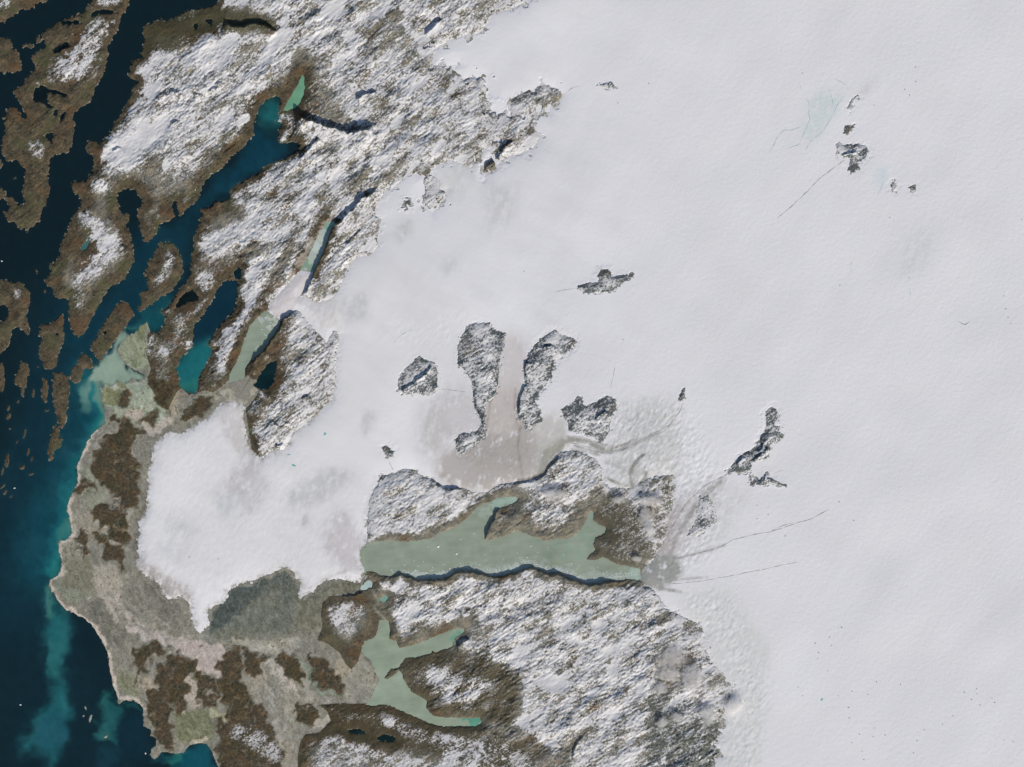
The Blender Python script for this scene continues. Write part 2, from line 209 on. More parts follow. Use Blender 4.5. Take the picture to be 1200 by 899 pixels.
# snow density on rock: value, blur in pixels, outline
SNOW = [
 (.05,6,"110,180 118,195 132,205 150,205 165,198 172,185 185,182 190,205 205,215 215,200 225,205 233,190 240,180 248,195 262,195 240,215 232,240 212,257 165,290 135,260 118,250 105,215"),
 (.04,4,"160,28 190,22 250,8 270,6 300,10 320,20 329,37 310,42 280,38 262,32 240,38 225,44 212,52 203,62 185,58 172,66 158,92 148,75"),
 (.6,3,"107,214 120,210 127,220 130,240 122,238 117,228 108,222"),
 (.02,4,"60,212 84,215 100,225 140,228 168,290 165,330 95,400 50,340"),
 (.62,4,"90,250 100,246 112,255 125,262 135,272 143,285 145,297 135,305 125,312 118,322 105,325 88,335 85,330 95,320 98,308 95,295 98,280 105,272 98,262"),
 (.35,3,"88,345 96,340 98,352 95,362 88,358"),
 (.03,4,"240,175 262,172 275,160 285,145 299,148 285,175 262,198 246,200 243,188"),
 (.03,4,"288,165 291,140 299,112 320,100 340,80 345,58 358,53 372,70 374,85 366,105 352,128 330,136 328,112 312,118 303,130 300,152"),
 (.14,4,"352,125 368,98 380,98 392,105 398,128 415,142 400,148 375,140 355,132"),
 (.3,5,"327,140 340,150 365,148 372,160 355,172 330,168"),
 (.03,4,"233,244 250,236 268,233 285,240 292,252 280,262 268,262 262,270 245,268 235,278 230,262"),
 (.06,3,"270,297 285,290 300,278 305,285 300,296 290,305 272,308"),
 (.08,5,"222,288 240,300 258,302 285,302 290,312 282,328 262,330 255,340 243,360 225,385 212,420 210,445 180,460 170,440 172,410 185,390 200,370 205,345 220,330 226,310"),
 (.5,4,"232,318 252,325 250,345 240,355 232,365"), (.4,4,"205,370 215,372 212,390 207,395"), (.55,3,"188,400 198,410 195,425 188,420"),
 (.75,3,"228,280 240,270 262,275 280,262 300,255 300,275 282,290 262,298 240,296"),
 (.05,3,"348,285 330,320 312,345 302,365 290,383 280,410 270,440 262,454 235,457 240,440 255,425 265,405 280,388 295,363 310,335 330,300 342,280"),
 (.58,4,"282,308 312,303 316,326 300,350 287,350 280,330"), (.66,3,"277,363 290,363 281,385 271,410 262,437 252,433 250,415 255,395 265,376"),
 (.05,4,"400,232 415,226 425,215 437,195 430,188 418,205 403,228 383,240 370,255 360,280 348,300 338,320 348,322 362,300 376,270 388,252"),
 (.50,4,"350,370 372,395 390,410 392,440 386,470 350,500 335,520 308,535 293,520 292,490 310,470 335,440 350,425 360,410"),
 (.1,4,"347,363 335,373 318,396 310,410 292,428 286,440 300,448 325,420 338,412 355,412 352,420 338,428 335,440 322,452 310,465 298,470 290,487 300,498 310,488 310,478 320,465"),
 (.62,6,"440,600 450,570 475,552 500,565 540,582 560,585 545,600 510,618 480,625 440,625"),
 (.03,4,"690,602 680,622 665,633 640,636 610,624 600,627 566,634 574,612 590,604 600,590 582,588 600,566 617,570 620,580 612,592 628,612 650,620 665,612 672,592 688,585 700,568 708,575 700,597"),
 (.52,5,"622,562 650,540 690,538 700,555 690,575 672,585 660,605 640,612 622,598 618,578"),
 (.12,5,"697,575 735,580 745,600 750,625 765,640 757,664 733,664 707,656 686,658 695,630 712,618 697,605"),
 (.4,6,"738,560 790,556 788,600 775,640 752,630 745,600"),
 (.06,4,"548,710 562,720 564,735 546,743 530,741 505,749 480,760 466,752 470,745 500,735 535,725"),
 (.05,4,"468,772 505,763 530,760 560,763 585,778 612,790 612,840 590,852 565,846 548,838 520,842 500,828 488,812 475,800"),
 (.54,4,"500,780 520,781 530,790 560,797 582,800 562,808 556,828 545,832 525,822 512,810 496,800"),
 (.06,4,"560,845 600,846 630,865 650,882 678,862 685,856 675,870 668,900 640,910 610,882 580,870 555,868 500,855 478,838"),
 (.05,4,"345,960 350,865 375,856 392,845 376,826 440,826 480,838 500,850 525,870 515,897 480,882 465,890 440,880 410,868 380,866 372,882"),
 (.37,4,"378,872 395,868 420,880 450,885 465,899 460,960 380,960"), (.34,4,"430,838 455,840 480,850 500,860 530,870 570,876 600,880 630,905 560,940 540,890 500,870 470,860"),
 (.02,3,"365,690 440,685 456,728 430,755 412,792 365,755"),
 (.40,4,"383,702 410,698 426,704 424,725 410,747 395,740 383,722"), (.06,3,"452,690 464,698 460,720 470,745 455,748 445,715"),
 (1.2,2,"313,8 330,5 343,12 335,17 315,18"), (1.1,3,"338,32 348,40 330,50 312,80 306,72 318,45"), (1.2,2,"380,6 400,-4 402,18 385,24 376,18"),
 (1.2,2,"417,20 430,10 447,10 450,17 430,24 418,27"), (1.2,2,"403,38 420,37 428,46 415,52 405,48"), (1.1,2,"478,36 492,40 507,30 511,25 505,38 488,47"),
 (1.15,3,"437,128 465,105 487,107 475,122 442,136"), (1.2,2,"388,205 397,197 402,213 395,225 384,225"),
 (1.2,2,"625,797 645,790 665,795 668,805 650,812 632,805"), (1.2,1.5,"605,775 617,775 617,782 606,783"), (1.1,2,"703,760 720,758 724,785 720,805 712,790"),
 (1.1,2,"600,756 615,757 618,766 603,770"), (1.1,2,"662,745 680,748 690,755 674,764"), (1.15,2,"540,719 552,716 550,722 541,723"), (1.1,2,"690,730 705,725 712,733 700,742"),
 (1.0,5,"126,170 150,150 185,125 200,140 190,165 165,180 150,200 130,190 118,180"), (.9,4,"205,72 230,58 240,52 260,60 275,60 262,80 235,85"),
 (.5,5,"540,120 575,130 600,115 650,100 660,115 632,165 600,182 560,180 540,150"),
 (.22,6,"762,815 785,800 800,845 850,848 842,960 760,960 752,860"), (.3,6,"768,745 785,740 800,775 780,815 765,800"),
 (.52,8,"430,60 540,70 570,130 540,180 470,190 440,150"), (.25,4,"425,20 470,30 480,45 440,48 410,38"), (.25,3,"480,30 500,18 510,24 490,36"), (.12,3,"460,30 452,14 470,10 476,24"),
 (.3,4,"400,140 425,148 420,155 400,150"),
]
SNOW_ISL = [(.47,6,"103,8 110,0 112,-40 150,-40 142,14 135,32 128,44 119,55 113,75 106,88 98,95 85,92 68,96 58,90 62,70 75,60 80,45 90,35 100,25 112,15"),
            (.02,2,"88,22 112,10 132,8 138,14 128,18 112,20 98,34 84,34"), (.3,3,"30,165 45,163 52,178 48,188 38,180"), (.35,3,"-20,-20 12,-5 10,8 -20,12"), (.35,3,"38,118 46,112 50,98 42,96"),
            (.3,3,"197,293 206,298 204,312 194,326 180,338 178,334 190,318"), (.25,3,"18,335 24,340 22,352 17,346")]

# ------------------------------------------------------------------ grid, rasters, noise
S = 0.75
def axis(lo, hi, far):
    core = np.arange(lo, hi + S, S)
    left, right, st = [], [], S
    a, b = core[0], core[-1]
    while a > lo - far:
        st = min(st * 1.06, 4.0) if lo - a < 330 else st * 1.4
        a -= st; b += st
        left.append(a); right.append(b)
    return np.concatenate([np.array(left[::-1]), core, np.array(right)])
xs, ys = axis(-54, 1254, 1400), axis(-54, 954, 1400)
NX, NY = len(xs), len(ys)
GX, GY = np.meshgrid(xs.astype(np.float32), ys.astype(np.float32))

def raster(poly, out=None):
    if out is None: out = np.zeros((NY, NX), bool)
    if isinstance(poly, str): poly = P(poly)
    x0, y0 = poly[:, 0], poly[:, 1]
    x1, y1 = np.roll(x0, -1), np.roll(y0, -1)
    j0, j1 = np.searchsorted(ys, y0.min()), np.searchsorted(ys, y0.max())
    for j in range(j0, min(j1 + 1, NY)):
        y = ys[j]
        m = (y0 <= y) != (y1 <= y)
        if not m.any(): continue
        xc = np.sort(x0[m] + (y - y0[m]) * (x1[m] - x0[m]) / (y1[m] - y0[m]))
        ii = np.searchsorted(xs, xc)
        for a, b in zip(ii[0::2], ii[1::2]):
            out[j, a:b] = True
    return out

def edt(mask, R=24.0):
    """distance in pixels to the nearest True, at most R"""
    n = int(R / S)
    big = np.float32(n + 1)
    h, w = mask.shape
    idx = np.arange(w, dtype=np.float32)[None, :]
    f = np.where(mask, idx, -1e6).astype(np.float32)
    f = np.maximum.accumulate(f, axis=1)
    b = np.where(mask, idx, 1e6).astype(np.float32)
    b = np.minimum.accumulate(b[:, ::-1], axis=1)[:, ::-1]
    g = np.minimum(np.minimum(idx - f, b - idx), big)
    g2 = g * g
    best = g2.copy()
    for k in range(1, n + 1):
        kk = np.float32(k * k)
        np.minimum(best[k:], g2[:-k] + kk, out=best[k:])
        np.minimum(best[:-k], g2[k:] + kk, out=best[:-k])
    return np.minimum(np.sqrt(best), big) * np.float32(S)

def box3(a):
    p = np.pad(a, 1, mode='edge')
    p = p[:-2] + p[1:-1] + p[2:]
    return ((p[:, :-2] + p[:, 1:-1] + p[:, 2:]) / 9).astype(np.float32)

def sdf(mask, R=24.0):
    return box3(edt(~mask, R) - edt(mask, R))

def blur(a, r):
    """three box passes, r = radius in pixels"""
    n = max(1, int(r / S * 0.6))
    for _ in range(3):
        for ax in (0, 1):
            p = np.pad(a, [(n + 1, n) if k == ax else (0, 0) for k in (0, 1)], mode='edge')
            c = np.cumsum(p, axis=ax, dtype=np.float64)
            if ax == 0: a = (c[2 * n + 1:] - c[:-2 * n - 1]) / (2 * n + 1)
            else: a = (c[:, 2 * n + 1:] - c[:, :-2 * n - 1]) / (2 * n + 1)
    return a.astype(np.float32)

NT = 2048
IXN = (np.round(xs / S).astype(int)) % NT
IYN = (np.round(ys / S).astype(int)) % NT
_kx = np.fft.rfftfreq(NT, S)[None, :]
_ky = np.fft.fftfreq(NT, S)[:, None]
def fbm(seed, lo, hi, power=2.0, angle=0.0, aniso=1.0):
    """fractal noise, wavelengths lo..hi pixels, stretched by aniso along angle (degrees, up to the right)"""
    rng = np.random.default_rng(seed)
    a = math.radians(angle)
    u = (_kx * math.cos(a) - _ky * math.sin(a)) * aniso
    v = _kx * math.sin(a) + _ky * math.cos(a)
    k = np.sqrt(u * u + v * v) / math.sqrt(aniso) + 1e-9
    amp = k ** -power
    amp *= np.exp(-(1.0 / (hi * k)) ** 4) * np.exp(-(k * lo) ** 4)
    sp = np.fft.rfft2(rng.standard_normal((NT, NT)).astype(np.float32)) * amp
    n = np.fft.irfft2(sp, (NT, NT))
    n = (n - n.mean()) / n.std()
    return n.astype(np.float32)[np.ix_(IYN, IXN)]

def uni(n):                              # noise to 0..1, evenly spread
    return 0.5 * (1 + np.tanh(0.84 * n))
def sst(x, a, b):
    t = np.clip((x - a) / (b - a), 0, 1)
    return t * t * (3 - 2 * t)

WX, WY = fbm(11, 4, 40, 1.6) * 1.6, fbm(12, 4, 40, 1.6) * 1.6
_wi = np.clip(np.arange(NX)[None, :] + np.round(WX / S).astype(int), 0, NX - 1)
_wj = np.clip(np.arange(NY)[:, None] + np.round(WY / S).astype(int), 0, NY - 1)
def warp(a): return a[_wj, _wi]

def alpha(poly, r, rough=0.0, nz=None):
    """soft mask of an outline, blurred by r pixels, cropped for speed; returns slices and values"""
    poly = P(poly) if isinstance(poly, str) else poly
    m = 3 * r + 4
    i0, i1 = max(0, np.searchsorted(xs, poly[:, 0].min() - m) - 1), min(NX, np.searchsorted(xs, poly[:, 0].max() + m) + 1)
    j0, j1 = max(0, np.searchsorted(ys, poly[:, 1].min() - m) - 1), min(NY, np.searchsorted(ys, poly[:, 1].max() + m) + 1)
    full = raster(poly)
    a = full[j0:j1, i0:i1].astype(np.float32)
    if r > 0: a = blur(a, r)
    sl = (slice(j0, j1), slice(i0, i1))
    if nz is not None and rough > 0:
        a = sst(a + rough * nz[sl] * (a > 0.02) * (a < 0.98), 0.15, 0.85)
    return sl, a
def paint(field, poly, value, r, k=1.0, rough=0.0, nz=None):
    sl, a = alpha(poly, r, rough, nz)
    a = a * k
    if field.ndim == 3:
        field[sl] += a[..., None] * (np.asarray(value, np.float32) - field[sl])
    else:
        field[sl] += a * (value - field[sl])

def resample_(s, d=2.0):
    pts = P(s)
    l = np.concatenate([[0], np.cumsum(np.linalg.norm(np.diff(pts, axis=0), axis=1))])
    t = np.arange(0, l[-1], d)
    r = np.stack([np.interp(t, l, pts[:, 0]), np.interp(t, l, pts[:, 1])], 1)
    for _ in range(5): r[1:-1] = (r[:-2] + 2 * r[1:-1] + r[2:]) / 4
    return r
def line_mask(pts, w):
    """outline of a thin strip along a path"""
    pts = P(pts) if isinstance(pts, str) else np.asarray(pts, float)
    d = np.gradient(pts, axis=0)
    d /= np.linalg.norm(d, axis=1)[:, None] + 1e-9
    n = np.stack([-d[:, 1], d[:, 0]], 1) * w / 2
    return np.concatenate([pts + n, (pts - n)[::-1]])

# ------------------------------------------------------------------ masks and signed distances
n_coast = fbm(1, 2.2, 14, 1.3)
n_mid = fbm(2, 5, 60, 1.8)
n_fine = fbm(3, 1.8, 6, 1.0)

def ellipse(x, y, a, b, ang, seed):
    rng = random.Random(seed)
    t = np.linspace(0, 2 * math.pi, 14)[:-1]
    r = np.array([rng.uniform(0.75, 1.2) for _ in t])
    c, s = math.cos(math.radians(ang)), math.sin(math.radians(ang))
    u, v = a * np.cos(t) * r, b * np.sin(t) * r
    return np.stack([x + u * c + v * s, y - u * s + v * c], 1)

ident = np.zeros((NY, NX), np.int16)     # which thing the ground belongs to
land = raster(MAINLAND)
mainland = land.copy()
for k, (lab, poly) in enumerate(MOUNTAINS):
    ident[raster(poly) & mainland] = 100 + k
outwash = raster(OUTWASH) & mainland
ident[outwash] = 99
isl_polys = [P(p) for _, p in ISLANDS]
for k, p in enumerate(isl_polys):
    m = raster(p); land |= m; ident[m] = 200 + k
sk_polys = [ellipse(x, y, a, b, g, 50 + k) for k, (x, y, a, b, g) in enumerate(SKERRIES)]
sk_polys += [ellipse(x, y, a, b, g, 90 + k) for k, (_, x, y, a, b, g) in enumerate(SHOALS)]
small = np.zeros_like(land)
for k, p in enumerate(sk_polys):
    m = raster(p); land |= m; small |= m; ident[m] = 300 + k
fjb = raster(FJORD_B)
land &= ~fjb
heath = np.zeros_like(land)
for k, (lab, p) in enumerate(HEATH):
    m = warp(edt(raster(p), 4) < 1.1 + 0.6 * n_coast) & (n_coast * 0.8 + n_mid * 0.6 < 2.3) & mainland; heath |= m; ident[m] = 400 + k
nun = np.zeros_like(land)
nun_polys = [P(p) for _, p in NUNATAKS]
for k, p in enumerate(nun_polys):
    m = raster(p); nun |= m; ident[m] = 500 + k
ice = raster(ICE) & ~nun & mainland
lake_id = np.zeros((NY, NX), np.int16)
for k, (_, _, p, _) in enumerate(LAKES):
    lake_id[raster(p)] = k + 1
lake_id[nun] = 0
lake_id[ice & (lake_id > 0) & ~((lake_id == 1) & (GX < 500))] = 0
ice &= (lake_id == 0)
for _ in range(8):                       # let ids spill a little past the outlines
    for dj, di in ((0, 1), (0, -1), (1, 0), (-1, 0)):
        sh = np.roll(ident, (dj, di), (0, 1))
        z = ident == 0
        ident[z] = sh[z]

smallness = blur(small.astype(np.float32), 2.0)
calm = blur(outwash.astype(np.float32), 4.0)
sd_land = sdf(land, 36) + n_coast * 0.8 * (1 - 0.75 * calm) * (1 - np.clip(3 * smallness, 0, 0.8))
sd_lake = sdf(lake_id > 0, 36)
sd_lake += n_coast * 0.45
sd_ice = sdf(ice, 30) + n_coast * 1.1 + fbm(61, 3, 44, 1.5) * (3.8 * sst(GX, 420, 470) * (1 - sst(GX, 670, 700)) * (1 - sst(GY, 280, 330)) + 3.0 * sst(GX, 740, 780) * sst(GY, 660, 700) + 1.6 * sst(GX, 420, 426) * (1 - sst(GX, 448, 475)) * sst(GY, 535, 550) * (1 - sst(GY, 628, 636)) + 1.5 * sst(GX, 690, 720) * sst(GY, 530, 550) * (1 - sst(GY, 650, 665)))
mtn = land & ~ice & (lake_id == 0) & (~outwash | heath | nun)
mtn[nun] = True
d_mtn = edt(~mtn, 30)                    # depth inside the mountains
sdw = np.minimum(sd_land, -sd_lake)      # positive on dry ground
d_low = np.minimum(np.minimum(edt(~land, 24), edt(lake_id > 0, 24)), edt(outwash & ~heath, 24))

# ------------------------------------------------------------------ where snow lies on the rock
n_a, n_b, n_c = fbm(41, 3, 30, 1.4), fbm(42, 6, 90, 1.8), fbm(43, 1.6, 8, 0.8)
D = (0.53 - 0.04 * sst(GX, 380, 560) * (GY < 260)) * np.ones((NY, NX), np.float32)
D[(ident >= 200) & (ident < 500)] = 0.02
D = np.where(ident == 516, 0.55, D)
D = np.where((ident >= 500) & (ident != 516), np.clip(0.30 + 0.05 * n_a + 0.08 * n_b, 0.05, 0.62) + 0.16 * sst(d_mtn, 3, 8), D).astype(np.float32)
for v, r, p in SNOW: paint(D, p, v, r * 1.25)
D += (0.07 * n_a + 0.05 * fbm(71, 20, 130, 1.6, 36, 3.0) + 0.05 * fbm(72, 8, 50, 1.6, 36, 4.0)) * sst(D, 0.10, 0.3) * (1 - sst(D, 0.8, 0.95)) * (ident < 400)
mi = (ident >= 200) & (ident < 300)
D2 = D.copy()
D2[mi] = 0.02
for v, r, p in SNOW_ISL: paint(D2, p, v, r * 1.2)
D2 += (0.08 * n_a + 0.10 * fbm(74, 4, 50, 1.5, 42, 3.0)) * sst(D2, 0.05, 0.3)
D = np.where(mi, D2, D)
_f = fbm(75, 12, 70, 1.6, 36, 2.4)
_m = sst(D, 0.3, 0.42) * (ident < 200)
D = D + (np.maximum(D, 0.98) - D) * sst(_f, 1.15, 1.6) * _m
D = D * (1 - 0.55 * sst(-_f + 0.4 * n_a, 1.2, 1.8) * _m)
keep = np.clip(D - 0.9, 0, 1) * 4
_w = sst(GY, 480, 540)
edge = sst(d_low + (2.6 - 1.6 * _w) * n_b + 1.0 * n_a, 4.2 + 1.2 * _w, 11.0 + 1.0 * _w)
paint(D, "165,442 214,448 208,478 180,492 160,470", 0.02, 2)
D = D * np.clip(edge + keep, 0, 1)
paint(D, "275,850 300,852 325,872 330,890 315,893 290,872 268,865", 0.34, 4)

# ------------------------------------------------------------------ heights (in pixels)
st = 12
ci, cj = np.arange(0, NX, st), np.arange(0, NY, st)
cx, cy, cl = xs[ci], ys[cj], (land | fjb)[np.ix_(cj, ci)]
cxx, cyy = np.meshgrid(cx, cy)
seapts = np.stack([cxx[~cl], cyy[~cl]], 1)
seapts = seapts[(seapts[:, 0] < 330) & (seapts[:, 0] > -500) & (seapts[:, 1] > -500) & (seapts[:, 1] < 1500)]
dsea = np.empty(cxx.shape, np.float32)
for r in range(cxx.shape[0]):
    d2 = (cxx[r][:, None] - seapts[None, :, 0]) ** 2 + (cyy[r][:, None] - seapts[None, :, 1]) ** 2
    dsea[r] = np.sqrt(d2.min(1))
def up(a):                               # coarse field back to the grid
    t = np.stack([np.interp(xs, cx, row) for row in a])
    return np.stack([np.interp(ys, cy, t[:, i]) for i in range(0, NX)], 1).astype(np.float32)
DSEA = blur(up(dsea), 14)
E = 12.0 * (1 - np.exp(-DSEA / 420.0))
E *= (1 - np.exp(-np.maximum(sd_land, 0) / 10))

lake_z = []
wl = np.exp(-np.maximum(-sd_lake, 0) / 9.0)
near = lake_id.copy()
for _ in range(36):
    for dj, di in ((0, 1), (0, -1), (1, 0), (-1, 0)):
        sh = np.roll(near, (dj, di), (0, 1)); z = near == 0; near[z] = sh[z]
zl_map = np.zeros((NY, NX), np.float32)
for k in range(len(LAKES)):
    m = lake_id == k + 1
    z = float(np.percentile(E[m], 30)) if m.any() else 0.0
    lake_z.append(z); zl_map[near == k + 1] = z
wl[near == 0] = 0
E = E * (1 - wl) + zl_map * wl

amp = np.ones((NY, NX), np.float32)
amp[(ident >= 200) & (ident < 400)] = 0.42
amp[ident == 102] = 0.55
amp[ident == 200] = 0.6
amp[(ident >= 400) & (ident < 500)] = 0.16
amp[ident >= 500] = 0.8
amp[ident == 104] = 0.5
amp[ident == 109] = 0.5
for v, r, p in [(.3,8,"160,25 250,5 320,15 325,35 240,38 200,62 160,70"), (.45,8,"130,200 250,190 240,215 200,260 165,285 120,250"), (.5,8,"300,110 345,60 370,70 352,128"), (.4,8,"235,245 285,235 290,262 235,275"),
                (.45,8,"345,870 400,830 500,850 640,880 660,900 500,930"), (.5,8,"470,745 560,715 560,740 480,760"), (.5,6,"365,700 440,690 456,728 430,755 412,792 365,755")]:
    paint(amp, p, v, r)
amp *= 1 - 0.75 * np.clip((D - 0.82) * 5, 0, 1)
amp *= 0.65 + 0.6 * uni(fbm(73, 30, 150, 1.6))
amp = blur(amp, 4)
side = sst(GX + 0.4 * GY, 480, 760)
def by_slope(f, g):                      # scale a height field to a given rms slope
    a, b = np.gradient(f[200:-200, 200:-200], S)
    return f * np.float32(g / math.sqrt(float((a * a + b * b).mean())))
def two(seed, lo, hi, power, a1, a2, an):
    return fbm(seed, lo, hi, power, a1, an) * (1 - side) + fbm(seed + 60, lo, hi, power, a2, an) * side
r_fine = by_slope(two(21, 1.7, 9, 1.2, 40, 35, 2.0), 0.31)
r_mid = by_slope(two(22, 4, 45, 1.7, 38, 28, 1.8), 0.16)
r_line = by_slope(-np.abs(two(23, 2.0, 40, 1.5, 40, 30, 6.0)), 0.25)
swl = by_slope(fbm(24, 14, 80, 1.9, 38, 1.6), 0.12)
relief = r_fine + r_mid + r_line
rise = 1 - np.exp(-d_mtn / 9.0)
M = rise * (2.6 * (0.4 + 0.6 * amp)) + (0.10 + 0.9 * (1 - np.exp(-d_mtn / 7.0))) * amp * (relief + swl + 0.5)
for s_, h, fall, sgn in CLIFFS:
    pts = P(s_)
    m = fall * 3 + 6
    i0, i1 = np.searchsorted(xs, [pts[:, 0].min() - m, pts[:, 0].max() + m])
    j0, j1 = np.searchsorted(ys, [pts[:, 1].min() - m, pts[:, 1].max() + m])
    X, Y = GX[j0:j1, i0:i1] + 0.6 * WX[j0:j1, i0:i1], GY[j0:j1, i0:i1] + 0.6 * WY[j0:j1, i0:i1]
    best = np.full(X.shape, 1e9, np.float32); sg = np.zeros(X.shape, np.float32)
    tt = np.zeros(X.shape, np.float32)
    L_ = np.concatenate([[0], np.cumsum(np.linalg.norm(np.diff(pts, axis=0), axis=1))])
    for a in range(len(pts) - 1):
        p, q = pts[a], pts[a + 1]
        dx, dy = q - p
        l2 = dx * dx + dy * dy
        t = np.clip(((X - p[0]) * dx + (Y - p[1]) * dy) / l2, 0, 1)
        d = np.hypot(X - p[0] - t * dx, Y - p[1] - t * dy)
        cr = dx * (Y - p[1]) - dy * (X - p[0])
        u = d < best
        best[u] = d[u]; sg[u] = np.sign(cr[u]) * sgn; tt[u] = (L_[a] + t[u] * math.sqrt(l2)) / L_[-1]
    ends = sst(tt, 0.0, 0.1) * (1 - sst(tt, 0.9, 1.0)) * (0.75 + 0.35 * uni(n_mid[j0:j1, i0:i1]))
    prof = np.where(sg > 0, h * np.exp(-best / fall) * sst(best, 0.0, 1.6), -0.45 * h * np.exp(-best / 4.0))
    M[j0:j1, i0:i1] += prof * ends * (mtn[j0:j1, i0:i1] | (sdw[j0:j1, i0:i1] < 2))
M = box3(M)

water_floor = -0.28 + 0.35 * np.clip(sdw, -8, 0)
E0 = np.where(sd_lake > -20, E, E)
dry = np.where(mtn, 0.22 + M, 0.04 + 0.10 * uni(n_mid) + 0.05 * n_fine * 0)
shore = sst(sdw, 0.0, 1.6)
zwater = np.where(sd_lake > -np.abs(sd_land), zl_map, 0.0)
sd_out = sdf(ice | nun, 30)
lift = 1.3 * np.exp(-edt(nun, 12) / 5.0) * (1 - np.exp(-np.maximum(sd_out, 0) / 9.0))
L = np.where(sdw > 0, E + dry * shore + lift + 0.02, zwater + water_floor)

crev = np.zeros((NY, NX), np.float32)
for v, r, p in [(1.,14,"700,470 800,470 850,560 840,650 780,680 760,600 700,560"), (.9,16,"790,690 860,700 900,800 880,960 840,960 860,800"), (.35,14,"555,470 680,510 640,560 540,560"),
                (.25,18,"160,500 300,480 430,600 430,680 240,740 160,660"), (.3,10,"440,380 540,360 560,400 480,420"), (.35,10,"320,330 400,350 395,400 320,370")]:
    paint(crev, p, v, r)
rc = fbm(31, 3.5, 18, 1.6, 60, 1.6)
swell = fbm(32, 8, 60, 2.2, -20, 1.8)
I = E - 0.2 + np.where(sd_ice > 0, 1.5 * (1 - np.exp(-np.maximum(sd_out, 0) / 9.0)), 0.15 * sd_ice)
inner = sst(sd_ice, 0.5, 8)
I += inner * (0.010 * swell + 0.10 * crev * rc + by_slope(fbm(62, 50, 260, 2.0), 0.008))
I = np.where(nun & (sd_ice <= 0), E - 0.2 + 1.5 * (1 - np.exp(-np.maximum(sd_out, 0) / 9.0)), I)
I[sd_ice <= 0] = np.minimum(I, L - 0.15)[sd_ice <= 0]
inice = sd_ice > 0
base_in = E + 0.22 + lift - 0.6 * np.maximum(sd_ice, 0) + 0.3 * n_fine * np.exp(-np.maximum(sd_ice, 0) / 2)
L = np.where(inice & (sdw > 0), np.minimum(base_in, I + 0.5), L)

# ------------------------------------------------------------------ colours (sRGB as seen on flat ground, then turned to albedo)
def lin(c):
    c = np.asarray(c, np.float32) / 255.0
    return np.where(c <= 0.04045, c / 12.92, ((c + 0.055) / 1.055) ** 2.4)

gy_, gx_ = np.gradient(L, ys, xs)
slope = np.hypot(gx_, gy_)
facing = (gx_ * 0.5 - gy_ * -0.87)
def crease(seed, lo, hi, ang, an):
    c = np.abs(fbm(seed, lo, hi, 1.5, ang, an))
    return (0.66 - c) / 0.5              # high along thin winding lines
cw = 0.7 * crease(44, 1.5, 7, 40, 2.4) + 0.5 * crease(144, 2, 40, 38, 6.0); cs = 0.7 * crease(49, 1.5, 6.5, 34, 2.6) + 0.5 * crease(149, 2, 40, 29, 6.0)
cr_ = cw * (1 - side) + cs * side
nz1 = uni(0.62 * cr_ + 0.42 * n_c + 0.34 * fbm(46, 5, 60, 1.6, 38, 2.2) - 0.45 * r_mid - 0.9 * r_fine)
snow = np.clip((D * 1.12 - 0.30 * np.clip(slope - 0.55, 0, 1.2) - nz1) / 0.92 + 0.5, 0, 1)
snow = np.where(D < 0.045, snow * 0.3, snow)
snow[outwash & ~heath] = 0
snow *= np.clip(0.55 + 0.45 * D + 0.2, 0, 1)

gw = np.clip(np.maximum(sst(DSEA, 140, 380), 0.85 * sst(d_low, 9, 21) * (ident < 200)) + 0.2 * n_b, 0, 1)[..., None]
ground = (1 - gw) * np.array([77, 69, 55], np.float32) + gw * np.array([110, 106, 95], np.float32)
nm_ = sst(3.2 - edt(ident >= 500, 5), 0, 2)[..., None].astype(np.float32)
ground = ground * (1 - nm_) + nm_ * np.array([80, 85, 86], np.float32)
ground = ground + (n_a * 6)[..., None] * np.array([1.2, .9, .6]) + (n_c * 5)[..., None]
g2 = sst(n_b, 0.5, 1.6)[..., None] * (1 - gw)
ground = ground * (1 - g2) + g2 * np.array([70, 70, 48])
g3 = sst(-n_b, 0.8, 1.8)[..., None] * (1 - gw)
ground = ground * (1 - 0.7 * g3) + 0.7 * g3 * np.array([88, 70, 52])
for c, r, p in [((66,60,45),6,"345,860 380,828 440,828 560,848 640,885 600,905 420,868"), ((72,66,50),5,"470,772 560,763 610,795 600,850 500,828"), ((76,72,60),6,"690,660 710,575 745,600 765,640 740,664"),
                ((64,62,45),4,"160,30 250,8 320,18 325,36 240,40 200,62 160,66"), ((80,84,80),8,"760,800 850,840 850,960 750,960")]:
    paint(ground, p, c, r, 0.7)
hm = blur(heath.astype(np.float32), 1.0)[..., None]
hcol = np.array([70, 61, 47]) + (n_a * 7)[..., None] * np.array([1.2, .8, .5]) + (n_c * 6)[..., None] + sst(n_b, 0.0, 1.2)[..., None] * np.array([-5, -3, -5])
